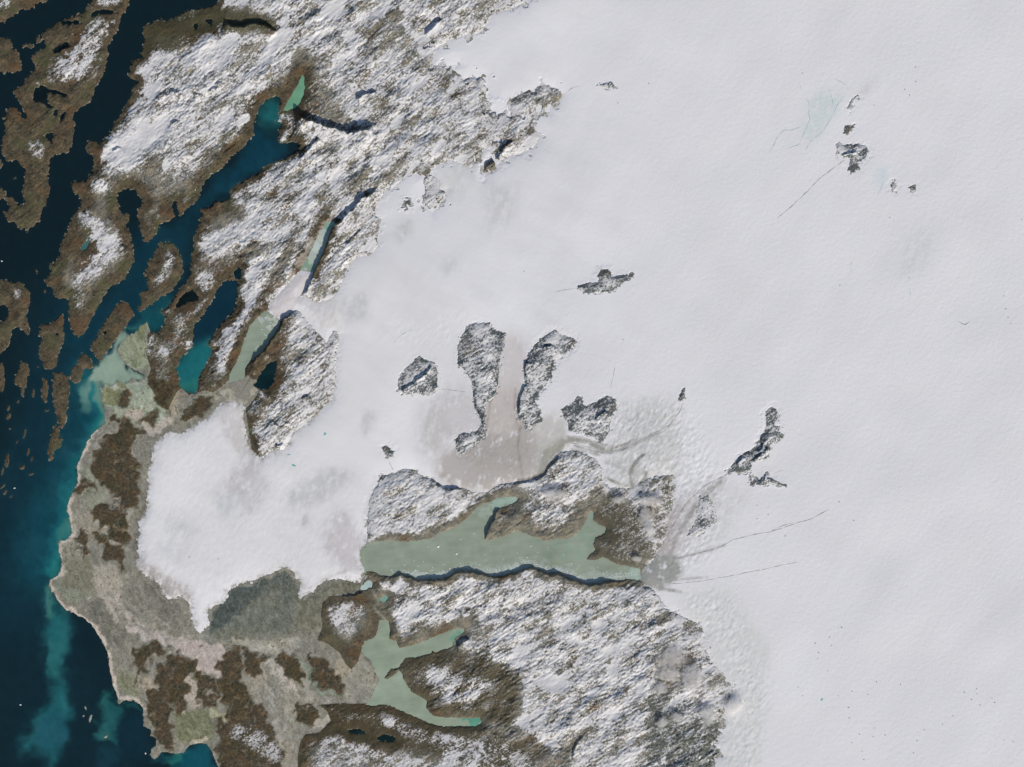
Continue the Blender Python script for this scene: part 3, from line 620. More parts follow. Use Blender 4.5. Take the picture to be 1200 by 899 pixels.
# outwash plain
ow = np.zeros((NY, NX, 3), np.float32) + np.array([128, 125, 114], np.float32)
OW = [((148,156,138),5,"112,446 175,450 195,480 190,500 150,495 125,480"), ((118,120,92),7,"130,448 150,447 145,468 125,480 118,462"), ((134,140,118),6,"137,405 150,393 172,378 174,420 172,440 150,430"),
 ((112,116,90),5,"160,380 172,377 172,395 160,400"), ((168,158,146),4,"140,480 165,478 168,495 150,490"), ((168,158,146),3,"165,495 180,500 195,490 205,480 200,500 180,512 168,508"), ((145,135,118),4,"178,460 205,455 212,468 200,490 195,480"),
 ((132,134,118),5,"95,545 112,550 118,575 130,590 110,600 95,580"), ((142,136,122),5,"85,600 110,600 115,625 105,640 88,620"), ((118,116,100),6,"75,650 105,655 112,690 95,700 72,690"), ((124,126,112),4,"62,690 90,690 105,700 85,712 70,705"),
 ((150,144,132),4,"110,660 135,665 145,690 120,700 108,690"), ((112,110,100),6,"100,705 128,700 150,735 145,760 122,750 105,725"), ((160,152,142),4,"118,690 142,690 145,715 140,728 125,715"), ((172,164,152),2.5,"128,710 140,712 138,722 128,722"),
 ((172,162,152),3,"150,733 165,727 172,738 160,745 150,743"), ((170,158,150),3,"200,752 230,752 265,757 268,774 257,779 256,797 243,786 231,790 226,772 214,764 202,766"), ((165,156,148),3,"140,720 175,735 205,745 230,752 200,758 165,745"),
 ((106,108,98),9,"262,706 300,685 335,670 347,682 350,705 340,745 300,745 265,752 245,745"), ((76,83,80),6,"250,716 270,694 300,684 310,690 300,702 275,722 258,740 246,742"), ((94,98,90),4,"312,678 335,669 348,682 350,708 335,700 325,690"),
 ((112,110,96),3,"352,706 368,697 384,684 400,680 424,684 420,694 398,698 380,706 374,730 360,745 345,730"), ((150,146,134),3,"268,748 300,750 330,752 352,745 350,760 325,768 300,762 285,757"),
 ((112,108,98),4,"165,600 175,560 180,525 195,510 215,508 190,520 182,560 176,600 165,640 168,680 195,705 220,742 205,735 170,690 155,640"), ((118,116,104),5,"150,690 185,710 215,745 190,735 155,715"),
 ((140,134,122),5,"288,790 312,772 325,782 352,805 385,815 372,826 352,830 345,850 350,880 340,960 333,890 320,850 300,818"), ((172,164,156),2,"310,776 318,772 332,790 352,812 345,810 330,796"),
 ((150,145,134),3,"352,775 366,775 368,800 355,808"), ((140,136,124),3,"400,765 425,765 445,797 433,823 400,823"), ((148,140,124),3,"398,757 405,778 412,786 404,800 390,785"), ((112,113,90),4,"203,832 218,838 235,828 250,842 250,868 232,868 215,872 205,860"),
 ((165,155,140),2,"215,868 232,864 244,868 242,873 222,873"), ((160,150,138),3,"217,797 228,792 232,812 235,826 222,832 219,815"), ((150,146,120),3,"244,832 266,838 266,845 248,842"), ((130,128,114),3,"259,812 266,826 267,840 259,828"),
 ((120,120,100),4,"142,785 160,800 165,815 150,818 135,800"), ((150,140,125),3,"175,790 185,805 172,812 165,805"), ((165,158,145),2.5,"372,842 385,838 388,846 375,855 366,852"), ((120,128,112),3,"345,765 400,815 375,818"), ((165,160,145),3,"255,460 290,445 302,458 285,475 265,468"), ((150,150,132),3,"222,464 255,460 255,470 230,468")]
for c, r, p in OW: paint(ow, p, c, r * 0.8, 1.0, 0.15, n_a)
beach = "117,498 107,512 100,524 95,536 91,548 91,557 91,567 86,577 81,588 79,601 82,613 85,622 81,633 71,635 69,645 72,657 73,667 68,676 60,681 63,694 68,702 73,709 80,715 97,722 108,731 115,743 123,757 127,767 130,780 132,793 134,804 138,812 140,822 147,819 156,819 164,823 169,831"
paint(ow, line_mask(beach, 4.6), (190, 177, 164), 1.0, 1.0)
for s_ in ("108,612 115,615 125,625 132,635 141,641 148,650", "142,640 150,625 149,610 155,598", "128,508 120,520 112,528 118,512 126,505", "437,692 440,698 445,706 438,711 442,717 448,722 453,727"):
    paint(ow, line_mask(s_, 2.2), (172, 164, 150), 0.8, 0.9)
streak = fbm(45, 2, 24, 1.3, 115, 2.5)
for p, w, c in [("352,700 362,695 372,688 384,683 400,682 418,684", 2, (88,90,80)), ("354,708 366,701 378,692 392,687 412,688", 1.6, (92,94,84)), ("345,690 338,712 344,735 352,742", 1.8, (92,94,86)), ("330,690 326,712 332,735", 1.5, (96,98,90)),
                ("255,722 275,702 300,690 325,678 345,676", 2.5, (78,84,80)), ("295,735 296,715 300,700", 1.5, (92,94,86)), ("268,745 285,735 300,720", 1.6, (96,98,90)), ("168,640 172,670 185,692 205,708 225,738", 2, (100,98,90)), ("162,620 164,650 170,680 192,708", 1.4, (96,96,88)),
                ("180,600 182,570 186,540 198,522 215,512", 2, (104,102,94)), ("296,762 310,758 330,762", 2, (172,168,156)), ("225,752 240,745 262,750", 2, (150,146,136)), ("118,700 130,715 150,728 175,735", 2, (168,160,148)), ("60,690 75,705 95,715 112,728 122,748", 3, (120,112,102)),
                ("290,786 300,805 315,830 325,860 330,885", 1.5, (158,152,142)), ("318,780 330,800 350,815 375,822 400,822", 1.6, (160,154,146)), ("345,812 338,835 342,860 338,890", 1.5, (156,152,142)), ("325,790 322,815 330,845 334,880", 1.2, (118,115,106)), ("305,795 318,820 328,850", 1.2, (118,115,106)),
                ("130,452 150,462 168,470 180,484 196,484", 2.5, (160,165,150)), ("122,462 135,475 130,492", 2, (112,112,80)), ("150,395 160,410 165,430", 2, (112,115,86)), ("145,415 158,428 168,436", 1.5, (104,108,84)), ("168,500 185,498 200,484 215,470", 2.5, (168,160,148))]:
    sl_, a_ = alpha(line_mask(resample_(p), w), 0.8)
    a_ = np.clip(a_ * 0.85 * (1 + 0.4 * n_a[sl_]), 0, 1)[..., None]
    ow[sl_] += a_ * (np.asarray(c, np.float32) - ow[sl_])
_r = random.Random(8)
def braid(path, n, spread, w, cols, k):
    base = resample_(path, 4.0)
    for q in range(n):
        off = _r.uniform(-spread, spread); ph = _r.uniform(0, 6.28); wl_ = _r.uniform(18, 45)
        a, b = sorted((_r.random(), _r.random()))
        if b - a < 0.3: b = min(1, a + 0.4)
        seg = base[int(a * len(base)):int(b * len(base))]
        if len(seg) < 5: continue
        d = np.gradient(seg, axis=0); d /= np.linalg.norm(d, axis=1)[:, None] + 1e-9
        t = np.arange(len(seg)) * 4.0
        f = off + 2.6 * np.sin(t / wl_ * 6.28 + ph) + 1.2 * np.sin(t / 11 + 2 * ph)
        seg = seg + np.stack([-d[:, 1], d[:, 0]], 1) * f[:, None]
        sl_, a_ = alpha(line_mask(seg, _r.uniform(*w)), 0.6)
        ow[sl_] += (a_ * k)[..., None] * (np.asarray(_r.choice(cols), np.float32) - ow[sl_])
braid("308,776 318,800 326,830 333,860 337,892", 26, 14, (1.0, 2.0), [(164, 158, 148), (158, 156, 142), (112, 112, 104), (120, 118, 108)], 0.75)
braid("330,765 350,790 372,812 400,818", 10, 8, (1.0, 1.8), [(164, 158, 148), (118, 118, 108)], 0.7)
braid("235,745 205,735 175,728 150,722 128,708 112,690", 14, 12, (1.0, 2.2), [(170, 160, 150), (160, 152, 142), (106, 106, 98)], 0.7)
braid("128,655 122,680 128,705 150,730 172,742", 10, 8, (1.0, 2.4), [(166, 158, 148), (158, 150, 140), (112, 110, 100)], 0.7)
braid("112,545 104,575 96,610 86,650 72,680", 10, 12, (1.0, 2.0), [(150, 148, 136), (112, 114, 100), (142, 134, 122)], 0.6)
braid("170,690 190,715 215,742", 12, 10, (0.9, 1.6), [(92, 92, 84), (140, 134, 124)], 0.7)
braid("258,735 285,712 315,690 345,690 352,712", 12, 14, (0.9, 1.6), [(78, 82, 78), (122, 122, 112)], 0.6)
braid("345,735 352,708 372,692 400,684 422,686", 10, 9, (0.9, 1.5), [(84, 86, 78), (124, 122, 110)], 0.7)
braid("190,488 160,478 138,465 125,460", 10, 12, (1.0, 2.0), [(160, 166, 150), (118, 120, 92), (160, 150, 136)], 0.7)
ow = warp(ow)
ow += (n_a * 4.5 + n_c * 4 + streak * 5)[..., None] + (n_b * 2.0)[..., None] * np.array([1.2, 0.9, 0.5])
bush = sst(fbm(53, 2.5, 14, 1.2) + 0.5 * n_b, 1.9, 2.6)[..., None] * 0.6
ow = ow * (1 - bush) + bush * np.array([88, 84, 66])
ow_m = warp(blur((outwash & ~heath).astype(np.float32), 0.8))[..., None]
ground = ground * (1 - hm) + hcol * hm
ha = warp(blur(heath.astype(np.float32), 1.7))[..., None] * (0.86 + 0.14 * uni(n_a))[..., None]
ground = np.where((outwash & ~nun)[..., None], ow * (1 - ha) + hcol * ha, np.where(mtn[..., None], ground, ow))
paint(ground, line_mask("436,690 440,698 445,706 438,711 442,717 448,722 453,728", 1.8), (150, 150, 138), 0.7, 0.9)
for (_, x, y, a, b, g) in SHOALS: paint(ground, ellipse(x, y, a + 1, b + 1, g, 3), (150, 150, 140), 1, 1.0)
for c, r, p in [((146,136,124),2.5,"404,232 410,238 398,252 390,264 380,278 372,284 368,282 378,264 390,246"), ((140,132,122),2.5,"372,282 364,298 354,310 346,322 338,332 332,330 344,312 356,294 366,280"), ((128,124,116),5,"287,440 300,446 296,462 286,472 266,462 268,448")]:
    paint(ground, p, c, r, 0.9, 0.3, n_a)
pool = sst(fbm(51, 2.2, 9, 1.2, 50, 1.6), 2.0, 2.5) * (DSEA < 110) * (ident < 400) * mtn
ground = ground * (1 - pool[..., None]) + pool[..., None] * np.array([24, 30, 28])
ground = np.clip(ground, 25, 235)
ground_l = lin(ground) / EXPO

icec = np.zeros((NY, NX, 3), np.float32) + np.array([208, 206.5, 209], np.float32)
IC = [((210,208,209),24,"160,480 300,480 440,300 560,360 430,600 420,690 240,740 160,660",.8), ((166,160,155),12,"575,440 604,440 606,490 632,505 656,514 642,556 600,566 562,575 528,566 512,545 535,528 560,520 570,508",1.0), ((188,184,182),14,"500,470 550,455 560,500 530,510 505,545 490,520",.6), ((186,178,174),8,"565,470 580,440 605,440 606,490 600,510 572,505",.7),
 ((192,186,184),10,"560,405 610,395 620,430 606,450 575,450",.8), ((172,166,164),5,"520,535 545,538 555,550 540,560 522,552",.8), ((185,181,178),8,"630,490 655,485 665,500 640,520 622,512",.8), ((196,192,192),8,"520,480 550,470 560,500 535,505",.6), ((178,175,172),6,"640,505 660,500 664,512 640,545 632,555 625,545",.8), ((150,148,140),4,"635,530 660,512 666,520 650,535 640,552 630,558",.8),
 ((196,192,192),8,"560,400 600,395 620,430 600,450",.4), ((192,188,186),5,"258,470 285,474 288,500 300,535 285,538 265,510 258,490",.8), ((184,180,182),8,"290,535 305,540 300,570 285,590 260,570 245,572 270,560",.6),
 ((188,187,188),7,"335,580 360,560 390,545 420,560 400,570 375,590 345,600",.55), ((190,190,192),6,"250,575 280,580 270,610 255,600",.5), ((188,186,188),4,"355,605 366,602 362,612 352,618",.8), ((190,185,186),8,"385,610 405,595 425,640 425,670 395,665 380,640",.7),
 ((196,195,197),8,"200,600 230,620 215,660 180,650",.5), ((178,172,170),5,"200,680 225,690 225,705 205,702 190,690 180,678 168,672 165,655",.7), ((190,188,190),7,"300,555 320,565 300,600 280,610",.5),
 ((196,190,190),5,"318,352 345,325 366,320 360,345 350,360 330,374 316,365",.8), ((200,196,194),8,"352,350 400,345 395,390 372,388",.6), ((190,189,190),7,"400,350 430,340 432,375 405,380",.55), ((192,190,192),5,"425,480 442,485 432,515 424,505",.6),
 ((194,193,192),10,"500,215 540,190 560,210 525,235",.6), ((190,189,190),6,"460,275 475,255 485,268 470,285",.6), ((193,192,194),12,"570,215 610,220 600,260 570,275",.5), ((194,193,196),8,"515,300 540,300 535,322 518,320",.45),
 ((190,189,187),12,"735,470 790,470 800,540 790,560 740,570 710,555 715,525",.6), ((178,172,170),8,"755,590 800,590 850,560 830,600 790,650 775,660 760,640",.75), ((150,150,146),5,"752,660 768,655 790,650 800,670 775,690 752,684",.85),
 ((194,193,194),12,"800,560 880,570 850,640 800,650",.4), ((200,199,198),10,"790,700 850,690 900,760 890,900 850,930 850,830 830,760",.7), ((176,174,172),4,"738,545 748,535 752,560 745,572 738,566",.7), ((184,183,184),5,"745,515 760,518 755,530 745,528",.7),
 ((184,183,184),4,"740,490 748,482 750,492 742,505 735,510",.6), ((186,186,186),4,"755,490 768,490 768,505 750,512",.6), ((194,200,201),7,"945,118 960,108 983,106 984,125 968,150 960,160 945,165 938,150 948,135",.6), ((194,201,204),6,"1025,195 1040,195 1038,215 1028,222",.6),
 ((196,194,196),5,"1000,115 1015,100 1030,88 1025,100 1010,112",.6), ((197,196,200),16,"1060,300 1085,255 1095,262 1075,320 1060,330",.6)]
flow = fbm(52, 2.5, 40, 1.5, 75, 3.0)
for c, r, p, k in IC:
    sl_, a_ = alpha(p, r * 1.1)
    a_ = np.clip(a_ * k * 1.6 * (1 + 0.22 * n_a[sl_] + 0.25 * flow[sl_]), 0, 1)
    icec[sl_] += a_[..., None] * (np.asarray(c, np.float32) - icec[sl_])
icec += (fbm(47, 8, 160, 1.6, 52, 3.5) * 0.8 + fbm(63, 40, 260, 1.8) * (1.1 + 0.8 * sst(800 - GX, 0, 200)) + fbm(65, 12, 90, 1.5, -25, 2.5) * 0.9 * sst(900 - GX, 0, 300))[..., None] + (crev * fbm(48, 2, 20, 1.0, 62, 1.8) * 4.5)[..., None]
dirt = (np.exp(-np.maximum(sd_ice - 0.5, 0) / (3.0 + 4.5 * sst(GY, 630, 680) * sst(240 - GX, 0, 30))) * sst(320 - GX + 0.5 * (GY - 400), -80, 60) * uni(n_a * 0.9 + n_c * 0.5 + flow * 0.7 - 0.15))[..., None]
icec = icec * (1 - 0.85 * dirt) + 0.85 * dirt * np.array([120, 117, 110])
for p, w, c, k in [("650,530 660,519 672,515 690,519 705,526 720,527", 5, (160,158,150), .8), ("664,512 680,514 700,520 720,524 735,520 748,514", 2, (150,148,144), .8), ("672,522 690,527 708,531 722,529 740,523 758,513 775,506", 2, (150,148,145), .8),
                   ("668,526 690,530 705,534", 2.5, (165,163,158), .7), ("742,574 738,562 740,548 747,539 756,531", 3, (140,138,134), .8), ("750,572 756,560 757,550", 4, (150,148,144), .7), ("610,500 607,520 609,540 612,558", 1.6, (150,145,140), .7),
                   ("576,460 572,490 566,515", 2.5, (160,155,150), .6), ("604,455 603,480 606,500", 2, (160,156,150), .6), ("640,552 634,556 622,561 605,564", 2.5, (120,118,108), .8), ("735,552 720,545 708,542", 4, (196,195,195), .7),
                   ("756,684 775,690 800,694", 2, (150,148,145), .7), ("756,678 785,680 830,676", 1.6, (150,148,145), .6), ("764,668 785,668 800,660", 1.8, (150,148,145), .6), ("790,655 830,645 850,638", 2, (165,163,162), .7),
                   ("850,560 830,575 810,598 795,625 782,650", 5, (172,170,168), .6), ("835,575 815,595 800,620", 2, (150,148,146), .6), ("712,560 725,568 745,570", 3, (150,150,142), .7), ("430,665 395,672 360,690", 3, (196,194,192), .6)]:
    sl_, a_ = alpha(line_mask(resample_(p), w), 1.0)
    a_ = np.clip(a_ * k * 1.2 * (1 + 0.3 * n_a[sl_]), 0, 1)[..., None]
    icec[sl_] += a_ * (np.asarray(c, np.float32) - 16 - icec[sl_])
icec = np.clip(icec, 60, 228)
ice_l = np.clip(lin(icec) / EXPO, 0, 0.92)

sea = np.zeros((NY, NX, 3), np.float32) + np.array([15, 33, 39], np.float32)
SEA = [((18,46,56),26,"-20,640 60,690 120,750 142,830 180,890 140,920 -20,920",.6), ((18,50,61),30,"60,330 130,330 120,450 80,600 60,690 45,740 -20,740 -20,560 20,480 40,380",.9), ((16,53,66),10,"140,330 165,260 205,262 240,235 300,160 340,165 330,185 270,225 230,260 218,330 190,370 160,400 130,420 100,410 80,440 80,400",.9),
 ((18,62,78),8,"205,262 240,230 290,180 300,150 330,165 340,180 270,222 235,245",.7), ((32,104,106),11,"296,140 302,124 314,115 330,113 330,135 326,150",.95), ((20,76,84),7,"158,375 190,350 204,352 196,385 170,392",.9), ((20,78,86),9,"85,420 120,420 100,445 92,470 84,470 80,440",.8),
 ((34,114,118),6,"96,436 118,445 126,470 124,500 104,520 92,552 92,575 84,600 84,640 74,660 72,672 60,684 56,640 74,585 88,540 104,500 100,470",.9), ((22,74,86),16,"95,440 118,450 118,500 95,530 84,570 78,600 80,640 66,660 54,690 30,700 20,640 40,580 70,520",.75), ((28,98,104),7,"122,470 124,500 104,518 92,545 90,575 82,600 84,634 74,650 74,668 58,682 50,668 60,640 66,620 72,580 84,540 100,505 112,480",.9), ((34,112,112),4,"84,600 86,625 80,632 68,636 74,612",.8), ((40,116,112),4,"72,640 74,668 60,682 56,670 64,655",.7), ((22,78,88),6,"103,455 112,470 112,495 102,512 96,500",.7), ((40,120,120),5,"112,448 121,470 120,500 108,512 112,490 108,470",.8), ((110,142,130),4,"96,455 104,445 112,446 104,470 96,485 94,470",.8),
 ((142,160,144),2.5,"103,450 110,430 122,418 140,397 152,390 150,398 137,410 150,432 175,440 172,450 122,454 113,453",.97), ((60,120,115),3,"150,392 160,378 165,372 163,382 155,392",.8), ((120,140,125),3,"113,452 123,452 128,480 126,500 118,503 118,480",.7),
 ((100,130,118),2.5,"84,600 86,625 80,630 68,634 70,615 78,602",.35), ((40,108,112),8,"50,684 60,686 70,710 80,730 80,755 75,780 74,800 84,826 78,850 70,872 62,905 54,905 54,876 40,880 27,882 25,868 45,838 62,822 62,795 52,772 55,740",.85), ((70,118,106),3,"53,690 60,690 66,708 60,730 54,720",.7),
 ((46,104,104),5,"55,755 78,750 74,780 66,790 56,775",.6), ((30,75,90),8,"30,870 50,840 75,830 78,860 60,880",.6), ((38,92,92),4,"127,808 138,822 143,848 136,874 127,868 118,872 112,860 118,838 122,815",.95), ((24,64,76),6,"112,880 140,872 150,900 112,905",.5),
 ((20,80,92),6,"200,884 222,874 244,874 256,905 200,905",.95), ((40,110,100),3,"196,884 212,884 206,900 190,896",.8), ((18,50,62),10,"140,830 168,835 180,880 160,890 140,870",.6), ((30,85,85),3,"138,824 150,822 165,827 170,840 160,832 145,828",.7), ((20,70,80),3,"185,868 195,885 205,890 190,897 180,890",.6)]
for c, r, p, k in SEA: paint(sea, p, c, r * 1.15, k)
sea = warp(sea)
_u, _v = fbm(81, 10, 70, 1.7) * 2.4, fbm(82, 10, 70, 1.7) * 2.4
sea = sea[np.clip(np.arange(NY)[:, None] + np.round(_v / S).astype(int), 0, NY - 1), np.clip(np.arange(NX)[None, :] + np.round(_u / S).astype(int), 0, NX - 1)]
paint(sea, FJORD_B, (14, 46, 60), 2, 1.0)
paint(sea, "225,405 250,395 252,412 245,430 232,462 205,462 203,430", (30, 102, 106), 7, 0.95)
paint(sea, "210,445 220,448 232,440 235,460 210,458", (45, 112, 104), 3, 0.7)
shal = np.exp(-np.maximum(-sd_land, 0) / 1.6)[..., None] * 0.35
shal = shal * sst(sea.sum(-1), 100, 200)[..., None] + 0.12 * shal
sea = sea * (1 - shal) + shal * np.array([88, 104, 92])
sea += (n_b * 1.0 + streak * 0.8)[..., None] * sst(sea.sum(-1), 60, 200)[..., None] * 2.0
sea = np.clip(sea - np.array([5, 5, 5]), 3, 235)
sea_l = np.clip(lin(sea) / EXPO, 0, 1)

lakec = np.zeros((NY, NX, 3), np.float32)
for k, (_, c, _, _) in enumerate(LAKES): lakec[near == k + 1] = c
for c, r, p, k in [((104,150,130),4,"528,742 545,735 546,742 533,752",.8), ((88,146,126),5,"548,838 568,838 568,852 548,852",.9), ((150,172,160),3,"575,585 600,580 607,586 585,598 578,600",.8), ((160,172,160),3,"555,598 575,588 580,602 565,606",.6), ((128,150,134),20,"640,600 700,600 700,650 650,650",.5),
                   ((156,166,158),6,"520,668 600,660 622,658 690,670 745,672 745,685 690,690 600,676 520,680",.7), ((170,180,174),3,"470,668 485,672 528,672 535,668 525,680 480,680",.7), ((165,176,168),3,"575,672 600,664 620,656 612,668 590,676",.6), ((150,170,160),3,"735,664 752,667 752,680 735,680",.6),
                   ((190,190,188),4,"312,362 328,376 322,386 306,372",.6), ((126,152,134),4,"352,305 362,304 366,314 355,316",.9), ((178,192,188),4,"360,285 375,280 374,300 364,300",.8), ((120,158,140),3,"380,262 390,264 384,278 378,276",.8)]:
    paint(lakec, p, c, r, k, 0.5, n_a)
lake_l = np.clip(lin(np.clip(lakec + (n_b * 2.0 + fbm(64, 3, 60, 1.5, 8, 4.0) * 2.2)[..., None] - 3, 5, 235)) / EXPO, 0, 1)

# ------------------------------------------------------------------ materials
def mat(name, rough=0.95, spec=0.1):
    m = bpy.data.materials.new(name)
    m.use_nodes = True
    b = m.node_tree.nodes["Principled BSDF"]
    b.inputs["Roughness"].default_value = rough
    b.inputs["Specular IOR Level"].default_value = spec
    return m, m.node_tree, b
def N(nt, t, **kw):
    n = nt.nodes.new(t)
    for k, v in kw.items():
        if k in n.inputs: n.inputs[k].default_value = v
        else: setattr(n, k, v)
    return n
def noise(nt, scale, detail=4.0):
    g = N(nt, "ShaderNodeNewGeometry")
    n = N(nt, "ShaderNodeTexNoise", Scale=scale, Detail=detail)
    nt.links.new(g.outputs["Position"], n.inputs["Vector"])
    return n.outputs["Fac"]
def ramp(nt, src, a, b, lo, hi):
    r = N(nt, "ShaderNodeMapRange")
    r.inputs[1].default_value, r.inputs[2].default_value, r.inputs[3].default_value, r.inputs[4].default_value = a, b, lo, hi
    nt.links.new(src, r.inputs[0])
    return r.outputs[0]
def attr(nt, name):
    return N(nt, "ShaderNodeAttribute", attribute_name=name)
def scaled(nt, colour, fac):
    m = N(nt, "ShaderNodeVectorMath", operation='SCALE')
    nt.links.new(colour, m.inputs[0]); nt.links.new(fac, m.inputs["Scale"])
    return m.outputs[0]

def ground_material(name):
    m, t, b = mat(name, 0.95, 0.08)
    c = scaled(t, attr(t, "ground").outputs["Color"], ramp(t, noise(t, 9.0), 0.3, 0.7, 0.72, 1.28))
    s = attr(t, "snow").outputs["Fac"]
    w = N(t, "ShaderNodeMath", operation='ADD')
    t.links.new(s, w.inputs[0]); t.links.new(ramp(t, noise(t, 12.0), 0.25, 0.75, -0.22, 0.22), w.inputs[1])
    k = N(t, "ShaderNodeMapRange", interpolation_type='SMOOTHSTEP'); t.links.new(w.outputs[0], k.inputs[0])
    k.inputs[1].default_value, k.inputs[2].default_value = 0.12, 0.88
    x = N(t, "ShaderNodeMix", data_type='RGBA')
    t.links.new(k.outputs[0], x.inputs[0]); t.links.new(c, x.inputs[6])
    x.inputs[7].default_value = (0.70, 0.685, 0.69, 1)
    t.links.new(x.outputs[2], b.inputs["Base Color"])
    return m
def water_material(name, attribute="water", rough=0.35):
    m, t, b = mat(name, rough, 0.25)
    c = scaled(t, attr(t, attribute).outputs["Color"], ramp(t, noise(t, 0.9, 5), 0.3, 0.7, 0.93, 1.07))
    t.links.new(c, b.inputs["Base Color"])
    return m
def plain(name, colour, rough=0.9, spec=0.1, var=0.25, scale=6.0):
    m, t, b = mat(name, rough, spec)
    r = N(t, "ShaderNodeRGB"); r.outputs[0].default_value = (*colour, 1)
    t.links.new(scaled(t, r.outputs[0], ramp(t, noise(t, scale), 0.3, 0.7, 1 - var, 1 + var)), b.inputs["Base Color"])
    return m
M_GROUND, M_SNOW = ground_material("tundra_rock"), ground_material("settled_snow")
M_WATER, M_LAKE = water_material("sea_water"), water_material("lake_water", rough=0.3)
M_ICE, t, b = mat("glacier_ice", 0.85, 0.12)
t.links.new(scaled(t, attr(t, "ice").outputs["Color"], ramp(t, noise(t, 5.0, 6), 0.3, 0.7, 0.997, 1.003)), b.inputs["Base Color"])
M_BERG = plain("iceberg_ice", (0.86, 0.87, 0.89), 0.7, 0.2, 0.05)
M_MORAINE = plain("moraine_debris", (0.43, 0.42, 0.41), 0.95, 0.05, 0.4, 12)
M_MELT = plain("meltwater", (0.42, 0.55, 0.56), 0.3, 0.25, 0.15)
M_POND = plain("pond_water", (0.20, 0.50, 0.50), 0.25, 0.25, 0.15)
M_CREV = plain("crevasse_shade", (0.23, 0.24, 0.26), 0.95, 0.05, 0.2)

# ------------------------------------------------------------------ mesh builders
def tag(o, label=None, cat=None, group=None, kind=None):
    if label: o["label"] = label
    if cat: o["category"] = cat
    if group: o["group"] = group
    if kind: o["kind"] = kind
    return o

def grid_mesh(name, fm, Z, material, attrs, parent=None, origin=None, step=1, smooth=False):
    """the faces of the grid chosen by fm as one mesh; Z in pixels"""
    if step > 1:
        x_, y_, Z = xs[::step], ys[::step], Z[::step, ::step]
        attrs = {k: v[::step, ::step] for k, v in attrs.items()}
    else:
        x_, y_ = xs, ys
    nx = len(x_)
    j, i = np.nonzero(fm[:len(y_) - 1, :nx - 1])
    if len(j) == 0: return None
    v00 = j * nx + i
    quads = np.stack([v00 + nx, v00 + nx + 1, v00 + 1, v00], 1)
    used, inv = np.unique(quads.ravel(), return_inverse=True)
    vj, vi = used // nx, used % nx
    co = np.empty((len(used), 3), np.float32)
    co[:, 0] = (x_[vi] - 600.0) * PX
    co[:, 1] = (449.5 - y_[vj]) * PX
    co[:, 2] = Z[vj, vi] * PX
    if origin is None:
        origin = (float(co[:, 0].mean()), float(co[:, 1].mean()), float(co[:, 2].min()))
    co -= np.array(origin, np.float32)
    me = bpy.data.meshes.new(name)
    me.vertices.add(len(used)); me.vertices.foreach_set("co", co.ravel())
    me.loops.add(quads.size); me.loops.foreach_set("vertex_index", inv.astype(np.int32).ravel())
    me.polygons.add(len(quads)); me.polygons.foreach_set("loop_start", np.arange(0, quads.size, 4, dtype=np.int32))
    me.polygons.foreach_set("use_smooth", np.full(len(quads), smooth, bool))
    for k, v in attrs.items():
        if v.ndim == 3:
            a = me.attributes.new(k, 'FLOAT_COLOR', 'POINT')
            c = np.ones((len(used), 4), np.float32); c[:, :3] = v[vj, vi]
            a.data.foreach_set("color", c.ravel())
        else:
            a = me.attributes.new(k, 'FLOAT', 'POINT')
            a.data.foreach_set("value", v[vj, vi].astype(np.float32))
    me.update(calc_edges=True)
    me.materials.append(material)
    o = bpy.data.objects.new(name, me)
    COL.objects.link(o)
    if parent is not None:
        o.parent = parent
        o.location = [origin[k] - parent.location[k] for k in range(3)]
    else:
        o.location = origin
    return o

def faces_any(m): return m[:-1, :-1] | m[1:, :-1] | m[:-1, 1:] | m[1:, 1:]

# ------------------------------------------------------------------ the ground: mountains, plain, islands, heath, nunataks
show = (sd_land > -3.0) & (sd_ice < 5.0) & (sd_lake < 3.5)
show &= ~(ice & (sd_ice > 3))
fshow = faces_any(show)
fid = ident[:-1, :-1]
_bs = blur(snow.astype(np.float32), 1.8)
fsnow = (_bs[:-1, :-1] + _bs[1:, 1:]) / 2 > 0.44
GA = {"ground": ground_l, "snow": snow}
ROOT = {}
def ground_thing(name, ids, label, cat, group=None, kind=None, snow_part="snow_cover", rock_part=None, min_snow=40):
    m = fshow & (fid == ids)
    ms = m & fsnow
    if not m.any(): print("EMPTY", name, ids, label); return None
    if snow_part is None or ms.sum() < min_snow or (m & ~ms).sum() < 20:
        ms[:] = False
    if rock_part and ms.any():           # an Empty at the foot of the thing, its ground and its snow as parts
        j, i = np.nonzero(m)
        X, Y = W(float(xs[i].mean()), float(ys[j].mean()))
        o = bpy.data.objects.new(name, None); COL.objects.link(o)
        o.location = (X, Y, float(L[:-1, :-1][m].min()) * PX)
        grid_mesh(rock_part, m & ~ms, L, M_GROUND, GA, parent=o)
    else:
        o = grid_mesh(name, m & ~ms, L, M_GROUND, GA)
    if ms.any(): grid_mesh(snow_part, ms, L, M_SNOW, GA, parent=o)
    tag(o, label, cat, group, kind)
    ROOT[ids] = o
    return o
for k, (lab, _) in enumerate(MOUNTAINS):
    ground_thing("mountain", 100 + k, lab, "mountain", "mountains of the mainland", "structure")
ground_thing("outwash_plain", 99, "pale grey sand and gravel plain between the beach and the glacier lobe", "plain", None, "structure", None)
for k, (lab, _) in enumerate(ISLANDS):
    ground_thing("island", 200 + k, lab, "island", "islands off the coast", None, "snow_cover", "bare_ground", 25)
for k in range(len(SKERRIES)):
    x, y = SKERRIES[k][:2]
    ground_thing("skerry", 300 + k, "tiny low brown skerry in the blue water off the left edge", "skerry", "skerries off the left edge", None, None)
for k in range(len(SHOALS)):
    ground_thing("sea_rock", 300 + len(SKERRIES) + k, SHOALS[k][0], "sea rock", "surf washed rocks", None, None)
